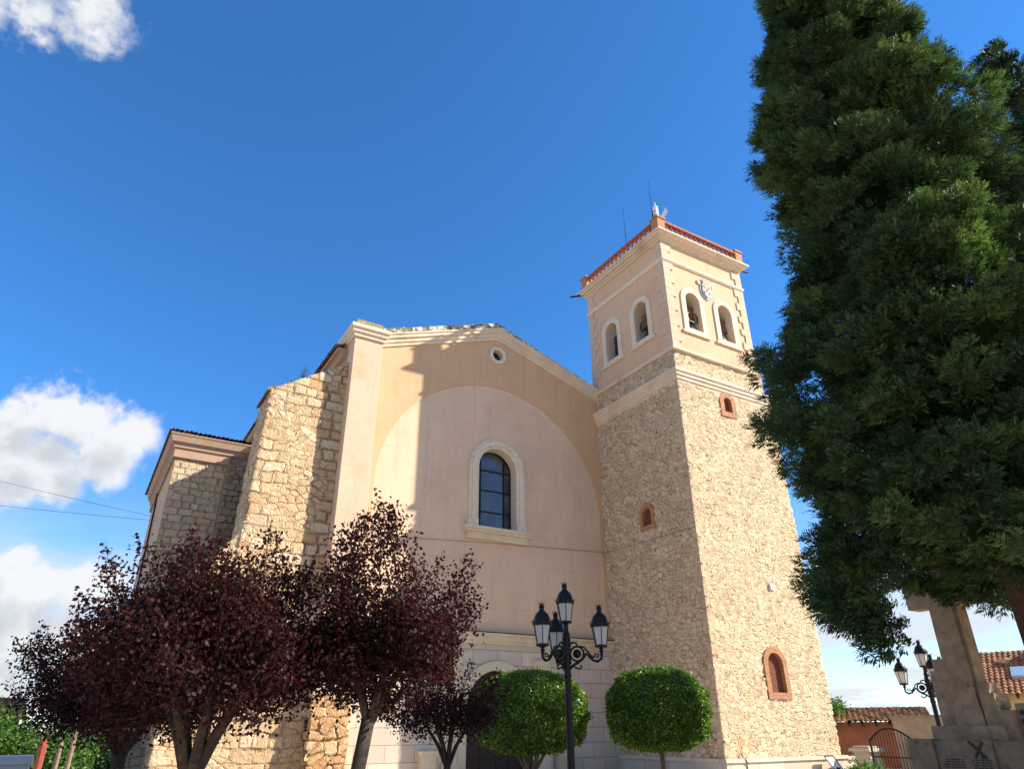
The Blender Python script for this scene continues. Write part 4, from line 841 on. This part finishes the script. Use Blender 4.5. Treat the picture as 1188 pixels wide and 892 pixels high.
fw = build('plaque_wall', MB().box(CMX-.58, CMX-.36, CMY-2.4, CMY-.36, 0, 1.35).box(CMX-.64, CMX-.36, CMY-.35, CMY+.20, 0, 1.37).box(CMX-.58, CMX-.36, CMY+.21, CMY+.80, 0, 1.35).box(CMX-.66, CMX-.36, CMY+.81, CMY+1.36, 0, 1.38), M['monument_slab'], mon)
for (y0, y1, xf) in ((CMY-.30, CMY+.15, CMX-.64), (CMY+.26, CMY+.75, CMX-.58)):
    ln = MB()
    for k in range(7):
        z = 1.0-k*.045; ya = y0+.03
        while ya < y1-.08:
            yb = min(y1-.03, ya+random.uniform(.04, .12)); ln.box(xf-.006, xf+.02, ya, yb, z, z+.02); ya = yb+.024
    build('inscription', ln, M['engraved'], fw)
em = MB(); cy_, cz_, xf = CMY-.08, 1.18, CMX-.645
em.tube([(xf, cy_+.15, cz_+.16), (xf, cy_-.13, cz_-.13)], .024, 6).tube([(xf, cy_-.12, cz_+.16), (xf, cy_+.09, cz_-.13)], .024, 6).tube([(xf, cy_-.01, cz_+.06), (xf, cy_-.06, cz_-.15)], .02, 6)
build('carved_emblem', em, M['engraved'], fw)

# low wall, pillar, gate
def P2(az, d): return d*math.sin(R(az)), d*math.cos(R(az))
wx, wy = 27.55, 20.2
lw = thing('low_wall', 'low pale boundary wall continuing from the tower plinth to the gate', 'wall', (wx, wy, 0))
build('wall', MB().box(27.52, 29.3, 19.95, 20.25, 0, .46), M['plinth_stone'], lw); build('coping', MB().box(27.50, 29.3, 19.88, 20.32, .46, .56), M['plinth_stone'], lw)
pb = thing('gate_pillar', 'short cream pillar with a wide cap beside the iron gate', 'pillar', (27.9, 19.3, 0))
gx, gy = P2(55.35, 33.0)
pb.location = (gx, gy, 0)
build('pillar_shaft', MB().box(gx-.32, gx+.32, gy-.32, gy+.32, 0, .72), M['plinth_stone'], pb); build('pillar_cap', MB().box(gx-.36, gx+.36, gy-.36, gy+.36, .72, .78).box(gx-.46, gx+.46, gy-.46, gy+.46, .78, .90, .03).box(gx-.34, gx+.34, gy-.34, gy+.34, .90, .96), M['plinth_stone'], pb)
A = Vector((*P2(55.7, 31.5), 0)); B = Vector((*P2(58.75, 29.5), 0)); ab = B-A
gt = thing('iron_gate', 'arched wrought iron gate with vertical bars left of the stone monument', 'gate', tuple(A))
top = lambda t: 1.06+.50*math.sin(PI*min(1, t*1.05+.08))**1.0 if t < .5 else 1.02+.54*math.sin(PI*(t*.90+.10))**1.2
fr = MB().tube([A+ab*(i/24)+Vector((0, 0, top(i/24))) for i in range(25)], .035, 6).tube([A+Vector((0, 0, .65)), B+Vector((0, 0, .65))], .022, 6).tube([A, A+Vector((0, 0, top(0)))], .045, 6).tube([B, B+Vector((0, 0, 1.18))], .07, 6)
build('gate_frame', fr, M['rusty_iron'], gt)
for k in range(1, 17):
    q = A+ab*(k/17); build('bar', MB().tube([q, q+Vector((0, 0, top(k/17)))], .013, 5), M['rusty_iron'], gt)
fx, fy = P2(57.4, 31.6)
ib = thing('info_panel', 'white tilted information panel leaning against the tower plinth', 'sign', (25.95, 19.6, 0))
build('board', MB().add([(25.70, 19.62, .62), (26.22, 19.62, .62), (26.42, 19.30, -.0), (25.95, 19.30, 0), (25.70, 19.66, .62), (26.22, 19.66, .62), (26.42, 19.34, -.0), (25.95, 19.34, 0)], [(0, 1, 2, 3), (4, 7, 6, 5), (0, 4, 5, 1), (1, 5, 6, 2), (2, 6, 7, 3), (3, 7, 4, 0)]), M['white_paint'], ib)
build('frame', MB().tube([(25.70, 19.60, .63), (26.22, 19.60, .63)], .02, 6).tube([(25.70, 19.60, .63), (25.95, 19.29, 0)], .015, 6).tube([(26.22, 19.60, .63), (26.42, 19.29, 0)], .015, 6), M['rusty_iron'], ib)
build('symbol', MB().box(26.02, 26.20, 19.36, 19.42, .06, .24), M['black_plastic'], ib)

def house(name, label, az0, az1, d, ze, zr, wall, roof, ang=R(30), depth=7):
    """house whose eave front runs between two bearings at distance d"""
    p = Vector((*P2(az0, d), 0)); q = Vector((*P2(az1, d), 0)); a = (q-p); Lh = a.length; a.normalize(); b = Vector((-a.y, a.x, 0)); b = b if b.dot(p) > 0 else -b
    t = thing(name, label, 'house', tuple(p)); W = MB(); e = .0
    c = [p, q, q+b*depth, p+b*depth]; up = lambda v, z: (v.x, v.y, z)
    W.add([up(v, 0) for v in c]+[up(v, ze) for v in c], [(0, 1, 5, 4), (1, 2, 6, 5), (2, 3, 7, 6), (3, 0, 4, 7)])
    for s0, s1 in ((0, 3), (1, 2)):
        W.add([up(c[s0], ze), up(c[s1], ze), up((c[s0]+c[s1])/2, zr-.05)], [(0, 1, 2)])
    build('wall', W, wall, t)
    o = -a*.3-b*.5; rise = (zr-ze)/(depth/2)
    rf = tile_roof(up(p+o, ze-.5*rise+.06), a*(Lh+.6), b*(depth/2+.5)+Vector((0, 0, zr-ze+.5*rise))); r2 = tile_roof(up(c[2]+a*.3+b*.5, ze-.5*rise+.06), -a*(Lh+.6), -b*(depth/2+.5)+Vector((0, 0, zr-ze+.5*rise))); rf.add(r2.v, r2.f)
    ro = build('roof', rf, roof, t)
    ev = MB(); k = 0
    while k*.55 < Lh:
        s = p+a*(k*.55+.15)-b*.42; ev.add([up(s+a*u+b*w, ze-.42*rise+z_) for u, w, z_ in ((0, 0, -.12), (.1, 0, -.12), (.1, .45, -.0), (0, .45, -.0), (0, 0, .0), (.1, 0, .0), (.1, .45, .12), (0, .45, .12))], [(0, 3, 2, 1), (4, 5, 6, 7), (0, 1, 5, 4), (1, 2, 6, 5), (2, 3, 7, 6), (3, 0, 4, 7)]); k += 1
    build('rafter_ends', ev, M['door_wood'], t)
    return t, ro, p, q, a, b
h1 = house('brown_house', 'low brown walled house with an old mottled tile roof beside the tower', 51.0, 59.3, 38, 1.82, 2.35, M['brown_wall'], M['old_roof_tile'], depth=6)
bw0 = Vector((*P2(57.3, 34.0), 0)); bw1 = Vector((*P2(64.5, 33.0), 0)); dd = (bw1-bw0).normalized(); nn = Vector((-dd.y, dd.x, 0))
bwt = thing('beige_wall', 'stained beige rendered wall behind the second street lamp and gate', 'wall', tuple(bw0))
def slab(p, q, n, th, z0, z1):
    c = [p, q, q+n*th, p+n*th]; return MB().add([(v.x, v.y, z0) for v in c]+[(v.x, v.y, z1) for v in c], [(0, 3, 2, 1), (4, 5, 6, 7), (0, 1, 5, 4), (1, 2, 6, 5), (2, 3, 7, 6), (3, 0, 4, 7)])
build('wall', slab(bw0, bw1, nn, .4, 0, 1.95), M['beige_wall'], bwt); build('coping', slab(bw0-dd*.06-nn*.06, bw1, nn, .52, 1.95, 2.02), M['monument_stone'], bwt)
h2 = house('yellow_house', 'yellow house with an orange tile roof and skylight behind the monument', 61.5, 72, 42, 3.05, 5.0, M['yellow_wall'], M['roof_tile'], depth=8.5)
def on_slope(h, s, u, ze, rise, lift): p, a, b = h[2], h[4], h[5]; v = p+a*s+b*u; return Vector((v.x, v.y, ze+u*rise+lift))
rise2 = (5.0-3.05)/4.25
f = lambda s, u, l: on_slope(h2, s, u, 3.05, rise2, l)
sk = build('skylight', MB().add([f(s, u, l) for l in (.10, .26) for s, u in ((2.35, 1.0), (3.35, 1.0), (3.35, 2.0), (2.35, 2.0))], [(0, 3, 2, 1), (4, 5, 6, 7), (0, 1, 5, 4), (1, 2, 6, 5), (2, 3, 7, 6), (3, 0, 4, 7)]), M['grey_paint'], h2[1])
sg = h2[0]; 
build('skylight_pane', MB().add([f(s, u, .265) for s, u in ((2.42, 1.07), (3.28, 1.07), (3.28, 1.93), (2.42, 1.93))], [(0, 1, 2, 3)]), M['sky_glass'], h2[0])
c = f(4.35, 4.0, 0); build('chimney', MB().box(c.x-.35, c.x+.35, c.y-.35, c.y+.35, 4.4, 5.75).box(c.x-.42, c.x+.42, c.y-.42, c.y+.42, 5.75, 5.85), M['beige_wall'], h2[1])
c = f(2.2, 3.0, 0); build('roof_vent', MB().box(c.x-.3, c.x+.3, c.y-.2, c.y+.2, c.z, c.z+.25), M['beige_wall'], h2[1])
h3 = house('orange_roof_house', 'distant house with an orange tile roof at the far left edge', -12, -2.0, 50, 2.2, 3.35, M['beige_wall'], M['roof_tile'], depth=8)

# ------------------------------------------------------------------ left edge: cabinet, stakes, post
cb = thing('utility_cabinet', 'pale grey metal cabinet with a flat lid at the bottom left', 'cabinet', (-.55, 17, 0))
build('body', MB().box(-1.6, -.24, 16.6, 17.4, 0, 1.08), M['grey_paint'], cb); build('lid', MB().box(-1.64, -.20, 16.56, 17.44, 1.085, 1.22, .02), M['grey_paint'], cb)
def stake(x, y, h, label, mat, r=.05, lean=0., cat='post', g='wooden stakes by the shrubs'):
    t = MB().tube([(x, y, 0), (x+lean*.5, y, h*.5), (x+lean, y, h)], [r, r*.95, r*.9], 8); props(build('wooden_stake', t, M[mat], None, origin=(x, y, 0)), label, cat, g)
stake(.42, 19.5, 1.66, 'taller pale wooden stake under the leftmost plum tree', 'grey_wood', .055)
stake(.20, 19.8, 1.40, 'shorter pale wooden stake left of the taller one', 'grey_wood', .05)
stake(-.15, 22.5, 1.46, 'short red brown post between the green shrubs', 'red_post', .10)
